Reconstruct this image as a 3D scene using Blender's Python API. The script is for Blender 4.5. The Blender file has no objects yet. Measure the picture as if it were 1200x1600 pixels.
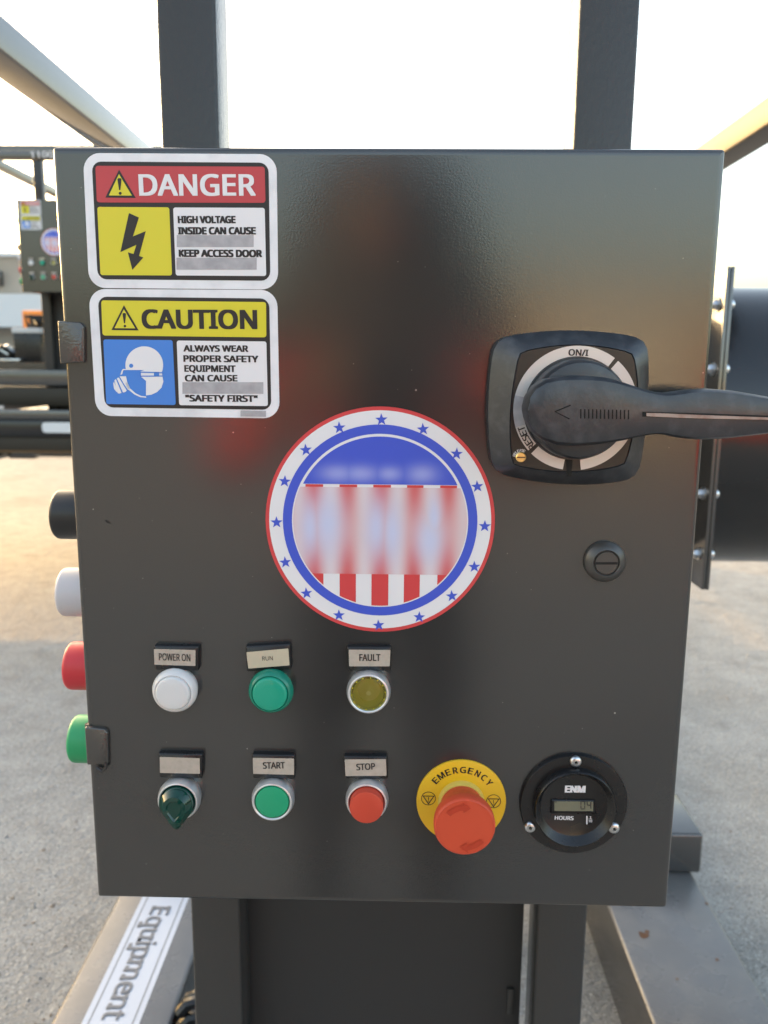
import bpy, bmesh, math, os, random
from mathutils import Vector, Matrix
random.seed(7)
scene = bpy.context.scene
COL = scene.collection
rad = math.radians

# ------------------------------------------------------------------ camera
CAMH = 1.22                                    # lens height above the yard
CAM = Vector((0.00906, -0.5155, CAMH))
FPX = 1278.6                                   # focal length in photo pixels (1600 high)
PITCH, YAW, ROLL = rad(10.315), rad(0.983), rad(0.449)

def cam_axes():
    cp, sp, cy, sy = math.cos(PITCH), math.sin(PITCH), math.cos(YAW), math.sin(YAW)
    rot = lambda v: Vector((cy*v[0]-sy*v[1], sy*v[0]+cy*v[1], v[2]))
    r, u, f = rot((1, 0, 0)), rot((0, sp, cp)), rot((0, cp, -sp))
    cr, sr = math.cos(ROLL), math.sin(ROLL)
    return cr*r+sr*u, -sr*r+cr*u, f
RIGHT, UP, FWD = cam_axes()
cam_data = bpy.data.cameras.new('camera')
cam = bpy.data.objects.new('camera', cam_data)
COL.objects.link(cam)
m = Matrix.Identity(4)
for i in range(3):
    m[i][0], m[i][1], m[i][2], m[i][3] = RIGHT[i], UP[i], -FWD[i], CAM[i]
cam.matrix_world = m
cam_data.sensor_fit = 'VERTICAL'
cam_data.sensor_height = 36.0
cam_data.lens = FPX/1600*36.0
cam_data.clip_start, cam_data.clip_end = 0.01, 3000
cam_data.dof.use_dof = True
cam_data.dof.focus_distance = 0.50
cam_data.dof.aperture_fstop = 11.0
scene.camera = cam

# ------------------------------------------------------------------ light
SUN_AZ, SUN_EL = rad(-52), rad(10.5)           # azimuth from +Y towards +X
world = bpy.data.worlds.new('World')
scene.world = world
world.use_nodes = True
wn = world.node_tree.nodes
wl = world.node_tree.links
sky = wn.new('ShaderNodeTexSky')
sky.sky_type = 'NISHITA'
sky.sun_disc = False
sky.sun_elevation = SUN_EL
sky.sun_rotation = SUN_AZ
sky.dust_density = 5.0
sky.ozone_density = 0.0
sky.air_density = 1.0
wl.new(sky.outputs[0], wn['Background'].inputs[0])
wn['Background'].inputs[1].default_value = 0.15
sun_data = bpy.data.lights.new('sun', 'SUN')
sun_data.energy = 1.1
sun_data.angle = rad(0.53)
sun_data.color = (1.0, 0.50, 0.08)
sun = bpy.data.objects.new('sun', sun_data)
COL.objects.link(sun)
sdir = Vector((math.sin(SUN_AZ)*math.cos(SUN_EL), math.cos(SUN_AZ)*math.cos(SUN_EL), math.sin(SUN_EL)))
sun.rotation_euler = sdir.to_track_quat('Z', 'Y').to_euler()
vs = scene.view_settings
vs.view_transform, vs.look, vs.gamma = 'Standard', 'None', 1.0
vs.use_curve_mapping = False
vs.exposure = 2.5

# ------------------------------------------------------------------ photo pixels -> directions
def ray(px, py):
    return (FWD + RIGHT*((px-600)/FPX) + UP*((800-py)/FPX))
def on_y(px, py, y):                           # hits the vertical plane Y = y
    d = ray(px, py)
    return CAM + d*((y-CAM.y)/d.y)
def on_z(px, py, z):                           # hits a level plane
    d = ray(px, py)
    return CAM + d*((z-CAM.z)/d.z)
def pp(p, off=0.0):                            # a pixel on the door, off = metres proud of it
    v = on_y(p[0], p[1], -off)
    return (v.x, v.z)
def crop(x0, y0, f):
    return lambda *pts: [(x0+a/f, y0+b/f) for a, b in pts]

# ------------------------------------------------------------------ materials
def mat(name, col, rough=0.5, metal=0.0, bump=None, spec=0.5, trans=0.0, ior=1.5, coat=0.0,
        vary=None, rvary=None, speck=None, sss=0.0):
    mt = bpy.data.materials.new(name)
    mt.use_nodes = True
    nt = mt.node_tree
    b = nt.nodes['Principled BSDF']
    b.inputs['Base Color'].default_value = (*col, 1)
    b.inputs['Roughness'].default_value = rough
    b.inputs['Metallic'].default_value = metal
    b.inputs['Specular IOR Level'].default_value = spec
    b.inputs['Transmission Weight'].default_value = trans
    b.inputs['IOR'].default_value = ior
    b.inputs['Coat Weight'].default_value = coat
    if sss:
        b.inputs['Subsurface Weight'].default_value = sss
        b.inputs['Subsurface Radius'].default_value = (.004, .004, .004)
    tc = nt.nodes.new('ShaderNodeTexCoord')
    def noise(scale, detail=3.0, stretch=None):
        n = nt.nodes.new('ShaderNodeTexNoise')
        n.inputs['Scale'].default_value = scale
        n.inputs['Detail'].default_value = detail
        if stretch:
            mp = nt.nodes.new('ShaderNodeMapping')
            mp.inputs['Scale'].default_value = stretch
            nt.links.new(tc.outputs['Object'], mp.inputs[0])
            nt.links.new(mp.outputs[0], n.inputs['Vector'])
        else:
            nt.links.new(tc.outputs['Object'], n.inputs['Vector'])
        return n
    last = None
    for args in (bump or []):                   # (scale, distance, detail[, stretch])
        n = noise(args[0], args[2], args[3] if len(args) > 3 else None)
        bp = nt.nodes.new('ShaderNodeBump')
        bp.inputs['Strength'].default_value = 1.0
        bp.inputs['Distance'].default_value = args[1]
        nt.links.new(n.outputs[0], bp.inputs['Height'])
        if last:
            nt.links.new(last.outputs[0], bp.inputs['Normal'])
        last = bp
    if last:
        nt.links.new(last.outputs[0], b.inputs['Normal'])
    src = None
    if vary:                                    # (scale, other colour, lo, hi)
        n = noise(vary[0], 5.0)
        r = nt.nodes.new('ShaderNodeMapRange')
        r.inputs['From Min'].default_value, r.inputs['From Max'].default_value = vary[2], vary[3]
        nt.links.new(n.outputs[0], r.inputs['Value'])
        mx = nt.nodes.new('ShaderNodeMix'); mx.data_type = 'RGBA'
        mx.inputs[6].default_value = (*col, 1); mx.inputs[7].default_value = (*vary[1], 1)
        nt.links.new(r.outputs[0], mx.inputs[0])
        src = mx.outputs[2]
    if speck:                                   # (scale, colour, size): small flecks
        for sc, sc_col, size in speck:
            v = nt.nodes.new('ShaderNodeTexVoronoi')
            v.inputs['Scale'].default_value = sc
            nt.links.new(tc.outputs['Object'], v.inputs['Vector'])
            sp = nt.nodes.new('ShaderNodeSeparateColor')
            nt.links.new(v.outputs['Color'], sp.inputs[0])
            mul = nt.nodes.new('ShaderNodeMath'); mul.operation = 'MULTIPLY'
            mul.inputs[1].default_value = size
            nt.links.new(sp.outputs[0], mul.inputs[0])
            pw = nt.nodes.new('ShaderNodeMath'); pw.operation = 'LESS_THAN'
            nt.links.new(v.outputs['Distance'], pw.inputs[0]); nt.links.new(mul.outputs[0], pw.inputs[1])
            mx = nt.nodes.new('ShaderNodeMix'); mx.data_type = 'RGBA'
            if src:
                nt.links.new(src, mx.inputs[6])
            else:
                mx.inputs[6].default_value = (*col, 1)
            mx.inputs[7].default_value = (*sc_col, 1)
            nt.links.new(pw.outputs[0], mx.inputs[0])
            src = mx.outputs[2]
    if src:
        nt.links.new(src, b.inputs['Base Color'])
    if rvary:                                   # (scale, lo, hi)
        n = noise(rvary[0], 6.0)
        r = nt.nodes.new('ShaderNodeMapRange')
        r.inputs['From Min'].default_value, r.inputs['From Max'].default_value = 0.3, 0.7
        r.inputs['To Min'].default_value, r.inputs['To Max'].default_value = rvary[1], rvary[2]
        nt.links.new(n.outputs[0], r.inputs['Value'])
        nt.links.new(r.outputs[0], b.inputs['Roughness'])
    return mt

PAINT = (0.029, 0.029, 0.029)
M = dict(
    door=mat('charcoal_powder_coat', PAINT, 0.18, bump=[(760, .00004, 2.0), (1700, .000015, 1.0)], spec=0.72, ior=1.6,
             speck=[(45, (.20, .195, .18), .034), (110, (.11, .108, .10), .05)], rvary=(9, .12, .165)),
    paint=mat('charcoal_gloss_paint', (.042, .041, .040), 0.20, bump=[(230, .0005, 2.0, (1, 1, .6)), (520, .00012, 1.0)], spec=0.6, ior=1.38),
    paint_smooth=mat('charcoal_smooth_paint', (.035, .034, .033), 0.22, bump=[(60, .0002, 2.0)], spec=1.0, ior=1.6,
                     rvary=(14, .14, .24)),
    sheen_top=mat('sky_sheen_charcoal_paint', (.10, .103, .108), 0.28, bump=[(120, .0002, 2.0)], spec=.8, ior=1.55,  # sky sheen of the skid tops painted in as a paler base colour
              vary=(18, (.135, .134, .13), .45, .8), rvary=(12, .2, .38)),
    beam=mat('glossy_beam_paint', (.05, .05, .05), 0.12, bump=[(60, .0002, 2.0)], spec=1.0, ior=1.6, coat=1.0),
    duct=mat('near_black_gloss', (.016, .016, .017), 0.16, bump=[(40, .0002, 2.0)], spec=0.55, rvary=(10, .12, .22)),
    satin=mat('satin_charcoal', (.05, .049, .047), 0.42, bump=[(60, .0002, 2.0)], spec=.4),
    skid_white=mat('bluish_white_vinyl', (.50, .55, .64), .35),
    bounce_brown=mat('ground_bounce_brown', (.022, .018, .012), .5),  # brown of light bounced off the ground, put into the steel colour
    core_grey=mat('satin_black_zamak', (.045, .044, .042), .34, spec=.7),
    inside=mat('dark_plate_paint', (.022, .022, .023), 0.45),  # one even dark colour for the guard plate
    black=mat('black_plastic', (.013, .014, .016), 0.42, bump=[(700, .00008, 3.0)], rvary=(60, .34, .5)),
    handle=mat('scuffed_black_plastic', (.018, .021, .027), 0.36, bump=[(500, .00010, 4.0)], spec=.7,
               vary=(110, (.050, .054, .062), .48, .8), rvary=(40, .28, .48)),
    label_black=mat('black_label_film', (.016, .015, .014), 0.35),
    gloss_black=mat('gloss_black_plastic', (.010, .010, .011), 0.28, rvary=(80, .22, .36)),
    void=mat('slot_black', (.004, .004, .004), 0.8),
    chrome=mat('satin_chrome', (.70, .71, .73), 0.36, .75, rvary=(200, .32, .42)),
    zinc=mat('zinc_bolt', (.62, .64, .66), 0.28, 1.0),
    brass=mat('brass', (.78, .60, .25), 0.3, 1.0),
    silver=mat('silver_film', (.60, .58, .57), 0.38, 0.35),
    beige=mat('beige_film', (.46, .40, .34), 0.5, vary=(300, (.40, .35, .29), .4, .7)),
    tape=mat('yellowed_tape', (.52, .46, .34), 0.45, bump=[(350, .0004, 2.0, (1, 1, .4))]),
    ink=mat('black_ink', (.018, .015, .015), 0.45),
    white=mat('white_vinyl', (.80, .80, .83), 0.34, vary=(60, (.68, .68, .71), .45, .7)),
    white2=mat('white_print', (.77, .76, .78), 0.36),
    vred=mat('red_vinyl', (.50, .050, .060), 0.38),
    vyel=mat('yellow_vinyl', (.68, .60, .030), 0.36),
    vblue=mat('blue_vinyl', (.055, .22, .66), 0.38),
    ered=mat('emblem_red', (.62, .055, .060), 0.4),
    eblue=mat('emblem_blue', (.050, .095, .58), 0.4),
    smear=mat('faded_print', (.34, .33, .35), 0.4, vary=(140, (.44, .43, .45), .35, .65)),
    lens_white=mat('white_lens', (.66, .66, .66), 0.22, sss=.25),
    lens_green=mat('green_lens', (.014, .34, .22), 0.2, sss=.2),
    lens_rim=mat('green_lens_rim', (.010, .24, .16), 0.16, trans=.15),
    cap_green=mat('green_button', (.014, .33, .16), 0.34),
    cap_red=mat('red_button', (.56, .060, .030), 0.40),
    mush=mat('red_mushroom', (.58, .075, .032), 0.46, spec=.35),
    mush_dark=mat('red_mushroom_mark', (.47, .048, .020), 0.46, spec=.35),
    amber=mat('amber_lens', (.80, .76, .34), 0.06, trans=1.0, ior=1.30),
    amber_in=mat('amber_reflector', (.50, .48, .28), 0.4),
    sel=mat('dark_green_glass', (.004, .075, .055), 0.06, trans=.45, ior=1.5),
    sel_in=mat('dark_green_core', (.004, .085, .060), 0.12),
    yel=mat('yellow_plate', (.76, .45, .010), 0.40),
    collar=mat('yellow_collar', (.66, .50, .10), 0.42),
    lcd=mat('lcd_film', (.17, .165, .11), 0.25),
    cblack=mat('black_rubber_cap', (.012, .013, .016), 0.38),
    cwhite=mat('white_rubber_cap', (.56, .56, .60), 0.45),
    cred=mat('red_rubber_cap', (.60, .030, .045), 0.42),
    cgreen=mat('green_rubber_cap', (.015, .34, .13), 0.42),
    clip=mat('coarse_powder_coat', (.034, .032, .030), 0.24, bump=[(520, .0004, 3.0)], spec=.85, ior=1.6),
    rust=mat('reddish_slide', (.36, .27, .23), 0.45, vary=(90, (.22, .10, .07), .45, .7)),
    orange=mat('orange_paint', (.80, .23, .02), 0.45),
    wall_tan=mat('tan_block', (.44, .38, .31), 0.8, vary=(.6, (.38, .33, .27), .4, .6)),
    wall_white=mat('white_cladding', (.66, .68, .70), 0.6),
    wall_grey=mat('grey_wall', (.35, .33, .30), 0.8),
    red_paint=mat('red_steel_paint', (.55, .035, .03), 0.35),
    shirt=mat('red_cloth', (.66, .040, .028), 0.85),
    trousers=mat('navy_cloth', (.02, .022, .03), 0.9),
    skin=mat('skin', (.17, .10, .065), 0.5),
    hair=mat('dark_hair', (.02, .016, .012), 0.6),
    tyre=mat('tyre_rubber', (.02, .02, .02), 0.7),
    wood=mat('trailer_planks', (.25, .18, .11), 0.8),
    dirt=mat('rust_spot', (.12, .06, .03), 0.8),
)
# concrete yard
def ground_mat():
    mt = mat('weathered_concrete', (.345, .342, .325), 0.72,
             bump=[(70, .006, 5.0), (18, .006, 3.0), (260, .002, 2.0)],
             vary=(9, (.27, .267, .252), .35, .68),
             speck=[(150, (.47, .46, .43), .45), (190, (.15, .14, .125), .45), (70, (.38, .34, .29), .16)])
    return mt
M['ground'] = ground_mat()
def stain(mt):
    nt = mt.node_tree; b = nt.nodes['Principled BSDF']; src = b.inputs['Base Color'].links[0].from_socket
    tc = nt.nodes.new('ShaderNodeTexCoord'); prev = src
    for scale, lo, hi, col in ((1.3, .52, .75, (.78, .76, .73)), (4.5, .60, .72, (.86, .85, .84)), (.35, .5, .7, (.90, .89, .87))):
        n = nt.nodes.new('ShaderNodeTexNoise'); n.inputs['Scale'].default_value = scale; n.inputs['Detail'].default_value = 6
        nt.links.new(tc.outputs['Object'], n.inputs['Vector'])
        r = nt.nodes.new('ShaderNodeMapRange'); r.inputs['From Min'].default_value, r.inputs['From Max'].default_value = lo, hi
        nt.links.new(n.outputs[0], r.inputs['Value'])
        mx = nt.nodes.new('ShaderNodeMix'); mx.data_type = 'RGBA'; mx.blend_type = 'MULTIPLY'
        nt.links.new(r.outputs[0], mx.inputs[0]); nt.links.new(prev, mx.inputs[6]); mx.inputs[7].default_value = (*col, 1)
        prev = mx.outputs[2]
    nt.links.new(prev, b.inputs['Base Color'])
stain(M['ground'])

# ------------------------------------------------------------------ mesh helpers
class MB:
    def __init__(s):
        s.v, s.f, s.mi, s.cur = [], [], [], 0
    def add(s, vs_, fs):
        o = len(s.v)
        s.v += [tuple(v) for v in vs_]
        s.f += [tuple(o+i for i in f) for f in fs]
        s.mi += [s.cur]*len(fs)
        return s
    def box(s, x0, x1, y0, y1, z0, z1, bev=0.0, seg=2):
        bm = bmesh.new()
        bmesh.ops.create_cube(bm, size=1)
        for v in bm.verts:
            v.co = ((x0+x1)/2+v.co.x*(x1-x0), (y0+y1)/2+v.co.y*(y1-y0), (z0+z1)/2+v.co.z*(z1-z0))
        if bev:
            bmesh.ops.bevel(bm, geom=list(bm.edges), offset=bev, segments=seg, profile=.5, affect='EDGES')
        bm.verts.index_update()
        s.add([v.co[:] for v in bm.verts], [[v.index for v in f.verts] for f in bm.faces])
        bm.free()
        return s
    def flat(s, poly, off):                     # polygon of (x, z), facing the viewer side (-Y)
        poly = ccw(poly)
        return s.add([(x, -off, z) for x, z in poly], [range(len(poly))])
    def ring(s, outer, inner, off):             # two loops of the same length
        n = len(outer)
        return s.add([(x, -off, z) for x, z in outer+inner],
                     [(i, (i+1) % n, n+(i+1) % n, n+i) for i in range(n)])
    def prism(s, poly, o0, o1, bev=0.0):        # from off o0 (back) to o1 (front)
        poly = ccw(poly); n = len(poly)
        loops = [[(x, -o0, z) for x, z in poly]]
        if bev:
            p1 = inset(poly, bev*.35); p2 = inset(poly, bev)
            loops += [[(x, -(o1-bev), z) for x, z in poly], [(x, -(o1-bev*.35), z) for x, z in p1],
                      [(x, -o1, z) for x, z in p2]]
        else:
            loops += [[(x, -o1, z) for x, z in poly]]
        return s.loft(loops)
    def loft(s, loops, cap0=False, cap1=True):
        n = len(loops[0]); vs_ = [p for l in loops for p in l]; fs = []
        for k in range(len(loops)-1):
            for i in range(n):
                j = (i+1) % n
                fs.append((k*n+i, k*n+j, (k+1)*n+j, (k+1)*n+i))
        if cap1: fs.append(tuple((len(loops)-1)*n+i for i in range(n)))
        if cap0: fs.append(tuple(reversed(range(n))))
        return s.add(vs_, fs)
    def lathe(s, cx, cz, prof, n=48, cap=True, axis='y', c=(0, 0, 0)):
        loops = []
        for r, o in prof:
            lp = []
            for i in range(n):
                a = 2*math.pi*i/n
                if axis == 'y':
                    lp.append((cx+r*math.cos(a), -o, cz+r*math.sin(a)))
                elif axis == 'x-':               # grows towards -X
                    lp.append((c[0]-o, c[1]-r*math.cos(a), c[2]+r*math.sin(a)))
                elif axis == 'x':
                    lp.append((c[0]+o, c[1]+r*math.cos(a), c[2]+r*math.sin(a)))
                else:
                    lp.append((c[0]+r*math.cos(a), c[1]+r*math.sin(a), c[2]+o))
            loops.append(lp)
        return s.loft(loops, cap1=cap)
    def tube(s, pts, r, n=8):
        pts = [Vector(p) for p in pts]; loops = []
        for i, p in enumerate(pts):
            t = (pts[min(i+1, len(pts)-1)]-pts[max(i-1, 0)]).normalized()
            a = t.orthogonal().normalized()
            if loops and i: a = (pa - t*pa.dot(t)).normalized()
            pa = a; b = t.cross(a)
            rr = r[i] if isinstance(r, (list, tuple)) else r
            loops.append([tuple(p+rr*(a*math.cos(2*math.pi*k/n)+b*math.sin(2*math.pi*k/n))) for k in range(n)])
        return s.loft(loops, cap0=True)
    def build(s, name, material, parent=None, root=None, smooth=40, label=None, kind=None):
        me = bpy.data.meshes.new(name)
        o0 = ROOT[root] if root else Vector((0, 0, 0))
        me.from_pydata([(a-o0.x, b-o0.y, c_-o0.z) for a, b, c_ in s.v], [], s.f)
        mats = material if isinstance(material, list) else [material]
        for q in mats: me.materials.append(M[q])
        if len(mats) > 1: me.polygons.foreach_set('material_index', s.mi)
        me.validate()
        if smooth:
            me.polygons.foreach_set('use_smooth', [True]*len(me.polygons))
            me.set_sharp_from_angle(angle=rad(smooth))
        ob = bpy.data.objects.new(name, me)
        COL.objects.link(ob)
        if parent: ob.parent = parent
        if label: ob['label'] = label
        if kind: ob['kind'] = kind
        return ob
ROOT = {}
def thing(name, loc, label, cat, group=None):
    o = bpy.data.objects.new(name, None)
    o.empty_display_size = .05
    COL.objects.link(o); o.location = loc
    o['label'], o['category'] = label, cat
    if group: o['group'] = group
    ROOT[o.name] = Vector(loc)
    return o
def tag(o, label, cat, group=None):
    o['label'], o['category'] = label, cat
    if group: o['group'] = group
    return o
def area(p): return sum(p[i][0]*p[(i+1) % len(p)][1]-p[(i+1) % len(p)][0]*p[i][1] for i in range(len(p)))/2
def ccw(p):
    p = list(p)
    return p if area(p) > 0 else p[::-1]
def inset(p, d):
    out = []; n = len(p)
    for i in range(n):
        a, b, c_ = Vector(p[i-1]), Vector(p[i]), Vector(p[(i+1) % n])
        e1, e2 = (b-a), (c_-b)
        if e1.length < 1e-9 or e2.length < 1e-9: out.append(p[i]); continue
        e1.normalize(); e2.normalize()
        n1, n2 = Vector((-e1.y, e1.x)), Vector((-e2.y, e2.x))
        nn = n1+n2
        k = d/max(.25, nn.length_squared/2)
        out.append(tuple(b+nn*k))
    return out
def rpoly(corners, rs, k=6):                    # corners rounded by rs (number or per-corner list)
    corners = ccw(corners); n = len(corners); out = []
    if not isinstance(rs, (list, tuple)): rs = [rs]*n
    for i in range(n):
        b = Vector(corners[i]); a = Vector(corners[i-1]); c_ = Vector(corners[(i+1) % n]); r = rs[i]
        if r <= 0: out.append(tuple(b)); continue
        u, w = (a-b).normalized(), (c_-b).normalized()
        h = math.acos(max(-1, min(1, u.dot(w))))/2
        t = r/math.tan(h); ctr = b+(u+w).normalized()*(r/math.sin(h))
        p0, p1 = b+u*t-ctr, b+w*t-ctr
        a0 = math.atan2(p0.y, p0.x); a1 = math.atan2(p1.y, p1.x)
        da = (a1-a0+math.pi) % (2*math.pi)-math.pi
        for q in range(k+1):
            ang = a0+da*q/k
            out.append((ctr.x+r*math.cos(ang), ctr.y+r*math.sin(ang)))
    return out
def circle(cx, cz, r, n=64, a0=0): return [(cx+r*math.cos(a0+2*math.pi*i/n), cz+r*math.sin(a0+2*math.pi*i/n)) for i in range(n)]
def ppl(pts, off=0.0): return [pp(p, off) for p in pts]

_glyph = {}
try:
    FONT = bpy.data.fonts.load(os.path.join(bpy.utils.system_resource('DATAFILES', path='fonts'), 'NotoSansMath-Regular.woff2'))
except Exception:
    FONT = None
def glyphs(s, bold):
    key = (s, bold)
    if key not in _glyph:
        cu = bpy.data.curves.new('text', 'FONT')
        cu.body = s
        if FONT: cu.font = FONT
        cu.fill_mode = 'FRONT'; cu.resolution_u = 4
        ob = bpy.data.objects.new('text', cu); COL.objects.link(ob)
        dg = bpy.context.evaluated_depsgraph_get()
        me = bpy.data.meshes.new_from_object(ob.evaluated_get(dg))
        base, fcs = [v.co[:2] for v in me.vertices], [tuple(p.vertices) for p in me.polygons]
        # heavier weights: the same print struck several times, a hair apart
        hits = [(0, 0)] if bold <= 0 else [(-bold, -bold*.5), (bold, -bold*.5), (-bold, bold*.5), (bold, bold*.5), (0, 0)]
        vs_, fs_ = [], []
        for k, (dx, dy) in enumerate(hits):
            o = len(vs_)
            vs_ += [(x+dx, y+dy, k*.00004) for x, y in base]
            fs_ += [tuple(o+i for i in f) for f in fcs]
        _glyph[key] = (vs_, fs_)
        bpy.data.objects.remove(ob); bpy.data.curves.remove(cu); bpy.data.meshes.remove(me)
    return _glyph[key]
def text(mb, s, left, right, top, off, bold=0.0):
    """left, right: pixel ends of the baseline; top: pixel height (in y) of the cap line at the left end"""
    vs_, fs = glyphs(s, bold)
    x0, x1 = min(v[0] for v in vs_), max(v[0] for v in vs_)
    y0, y1 = 0.0, max(v[1] for v in vs_)
    a, b = Vector(pp(left, off)), Vector(pp(right, off))
    c_ = Vector(pp((left[0]+(right[1]-left[1])*.0, top), off))
    ux = (b-a)/(x1-x0)
    uy = Vector((-(b-a).y, (b-a).x)).normalized()*((c_-a).length/(y1-y0))
    out = []
    for x, y, dz in vs_:
        p = a+ux*(x-x0)+uy*(y-y0)
        out.append((p.x, -off-dz, p.y))
    mb.add(out, fs)
    return mb
def glyph_at(mb, s, cx, cz, w, h, rot, off, bold=0.0):
    vs_, fs = glyphs(s, bold)
    xs, ys = [v[0] for v in vs_], [v[1] for v in vs_]
    mx, my = (min(xs)+max(xs))/2, (min(ys)+max(ys))/2
    sx, sy = w/(max(xs)-min(xs)), h/(max(ys)-min(ys))
    cr, sr = math.cos(rot), math.sin(rot)
    out = []
    for x, y, dz in vs_:
        a, b = (x-mx)*sx, (y-my)*sy
        out.append((cx+a*cr-b*sr, -off-dz, cz+a*sr+b*cr))
    mb.add(out, fs)
    return mb

# ------------------------------------------------------------------ setting: the yard
g = MB()
g.add([(-900, -900, 0), (900, -900, 0), (900, 900, 0), (-900, 900, 0)], [(0, 1, 2, 3)])
ground = g.build('ground', 'ground', smooth=0, kind='structure')

# ------------------------------------------------------------------ the control cabinet
W, H, DOOR_T, BODY_D = 0.400, 0.4986, 0.018, 0.235
ZT = CAMH+0.1258; ZB = ZT-H
cab = thing('control_cabinet', (0, 0, ZB), 'large charcoal control cabinet with sharp round emblem, rotary lever and two rows of buttons', 'control cabinet', 'control cabinets')
R0 = 'control_cabinet'
mb = MB()
dp = rpoly([(-W/2, ZB), (W/2, ZB), (W/2, ZT), (-W/2, ZT)], .0022, 4)
def door_loop(d): return rpoly([(-W/2+d, ZB+d), (W/2-d, ZB+d), (W/2-d, ZT-d), (-W/2+d, ZT-d)], max(.0022-d, .0002), 4)
loops = [[(x, DOOR_T, z) for x, z in dp]]
for d, o in ((0, -.003), (.0002, -.0022), (.0008, -.0010), (.0018, -.0003), (.0030, 0), (.0045, 0), (.012, 0)):
    loops.append([(x, -o, z) for x, z in door_loop(d)])
mb.loft(loops, cap0=True)
door = mb.build('door', 'door', cab, R0)
mb = MB(); mb.box(-W/2+.006, W/2-.006, DOOR_T+.002, BODY_D, ZB+.006, ZT-.006, .002)
mb.build('enclosure_body', 'paint_smooth', cab, R0)
# a door gasket line behind the door
mb = MB(); mb.box(-W/2+.012, W/2-.012, DOOR_T-.004, DOOR_T+.006, ZB+.012, ZT-.012)
mb.build('gasket', 'void', cab, R0)
# hinge clips wrapped over the hinge edge
z7 = crop(0, 470, 830/140); zc = crop(60, 740, 3.2)
for pts, mt_ in ((z7((525, 186), (735, 200), (768, 240), (772, 572), (548, 575)), 'clip'),
                 (zc((228, 1272), (325, 1282), (343, 1302), (347, 1455), (240, 1462)), 'clip')):
    poly = ccw(ppl(pts, .004))
    mb = MB(); mb.prism(rpoly(poly, .0010, 3), -.014, .0030, .0007)
    hc = mb.build('hinge_clip', mt_, cab, R0)
    ys = [p[1] for p in poly]; xs = [p[0] for p in poly]
    mb = MB(); mb.lathe(0, 0, [(.0026, 0), (.0026, max(ys)-min(ys)+.0006)], 16, axis='z', c=(min(xs)+.0010, .0020, min(ys)-.0003))
    mb.build('hinge_barrel', 'paint', hc, R0)
# little bent pin end below the lower hinge
p = pp((158, 1200), .004)
mb = MB(); mb.tube([(p[0]-.004, -.002, p[1]-.001), (p[0], -.003, p[1]-.003), (p[0]+.003, -.003, p[1]), (p[0]+.003, -.003, p[1]+.003)], .0012, 6)
mb.build('hinge_pin', 'paint', cab, R0)

chip = ppl([(164, 813), (168, 817), (173, 818), (173, 816), (169, 815), (166, 812)])
MB().flat(chip, .00006).build('paint_chip', 'void', cab, R0, smooth=0)
L = .00014                                      # thickness step between printed layers
# --- the two safety stickers
s1 = crop(100, 220, 1200/350)
def sheet(parent, name, pts, r, layer, material, label=None):
    mb = MB(); mb.flat(rpoly(ppl(s1(*pts)), r, 5) if r else ppl(s1(*pts)), layer*L)
    return mb.build(name, material, parent, R0, smooth=0, label=label)
Q = .00039*1.0                                  # metres per crop pixel, roughly 1/2570/...
def K(n): return n*0.000115
def print_text(parent, lines, layer, material='ink', name='lettering'):
    mb = MB()
    for s, l, r, top, bold in lines:
        a, b, c_ = s1(l, r, (l[0], top))
        text(mb, s, a, b, c_[1], layer*L, bold)
    return mb.build(name, material, parent, R0, smooth=0)
def poly_part(parent, name, polys, layer, material, cr=s1):
    mb = MB()
    for q in polys: mb.flat(ppl(cr(*q)), layer*L)
    return mb.build(name, material, parent, R0, smooth=0)
def arc_pts(cx, cy, r, a0, a1, n): return [(cx+r*math.cos(rad(a0+(a1-a0)*i/n)), cy-r*math.sin(rad(a0+(a1-a0)*i/n))) for i in range(n+1)]

mb = MB(); mb.prism(rpoly(ppl(s1((102, 66), (1139, 72), (1148, 797), (135, 788))), K(88), 8), .00002, 2*L)
dst = mb.build('danger_sticker', 'white', cab, R0, label='white bordered DANGER high voltage sticker with red header and yellow bolt square')
sheet(dst, 'border_band', [(150, 112), (1096, 118), (1106, 750), (182, 742)], K(48), 3, 'ink')
sheet(dst, 'header_band', [(170, 135), (1076, 140), (1080, 333), (178, 331)], K(14), 4, 'vred')
sheet(dst, 'pictogram_field', [(180, 355), (565, 357), (580, 722), (197, 720)], K(12), 4, 'vyel')
sheet(dst, 'text_field', [(586, 358), (1076, 360), (1084, 725), (600, 722)], K(12), 4, 'white2')
poly_part(dst, 'warning_triangle', [[(297, 156), (386, 307), (224, 305)]], 5, 'ink')
poly_part(dst, 'triangle_field', [[(297, 180), (366, 295), (243, 294)]], 6, 'vyel')
poly_part(dst, 'exclamation_mark', [[(289, 208), (293, 202), (307, 202), (311, 208), (305, 266), (298, 266)], arc_pts(304, 283, 8, 0, 342, 19)], 7, 'ink')
print_text(dst, [('DANGER', (403, 292), (1028, 292), 178, .022)], 5, 'white2')
poly_part(dst, 'lightning_bolt', [[(350, 388), (403, 412), (371, 513), (440, 485), (404, 617), (427, 626), (368, 692), (344, 598), (374, 607), (390, 558), (304, 597)]], 5, 'ink')
print_text(dst, [('HIGH VOLTAGE', (610, 440), (920, 440), 402, .05), ('INSIDE CAN CAUSE', (611, 500), (1028, 500), 462, .05),
                 ('KEEP ACCESS DOOR', (615, 620), (1062, 622), 582, .05)], 5)
poly_part(dst, 'faded_line', [[(606, 506), (1017, 506), (1017, 570), (606, 570)], [(604, 627), (1033, 627), (1033, 691), (604, 691)]], 5, 'smear')

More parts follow.
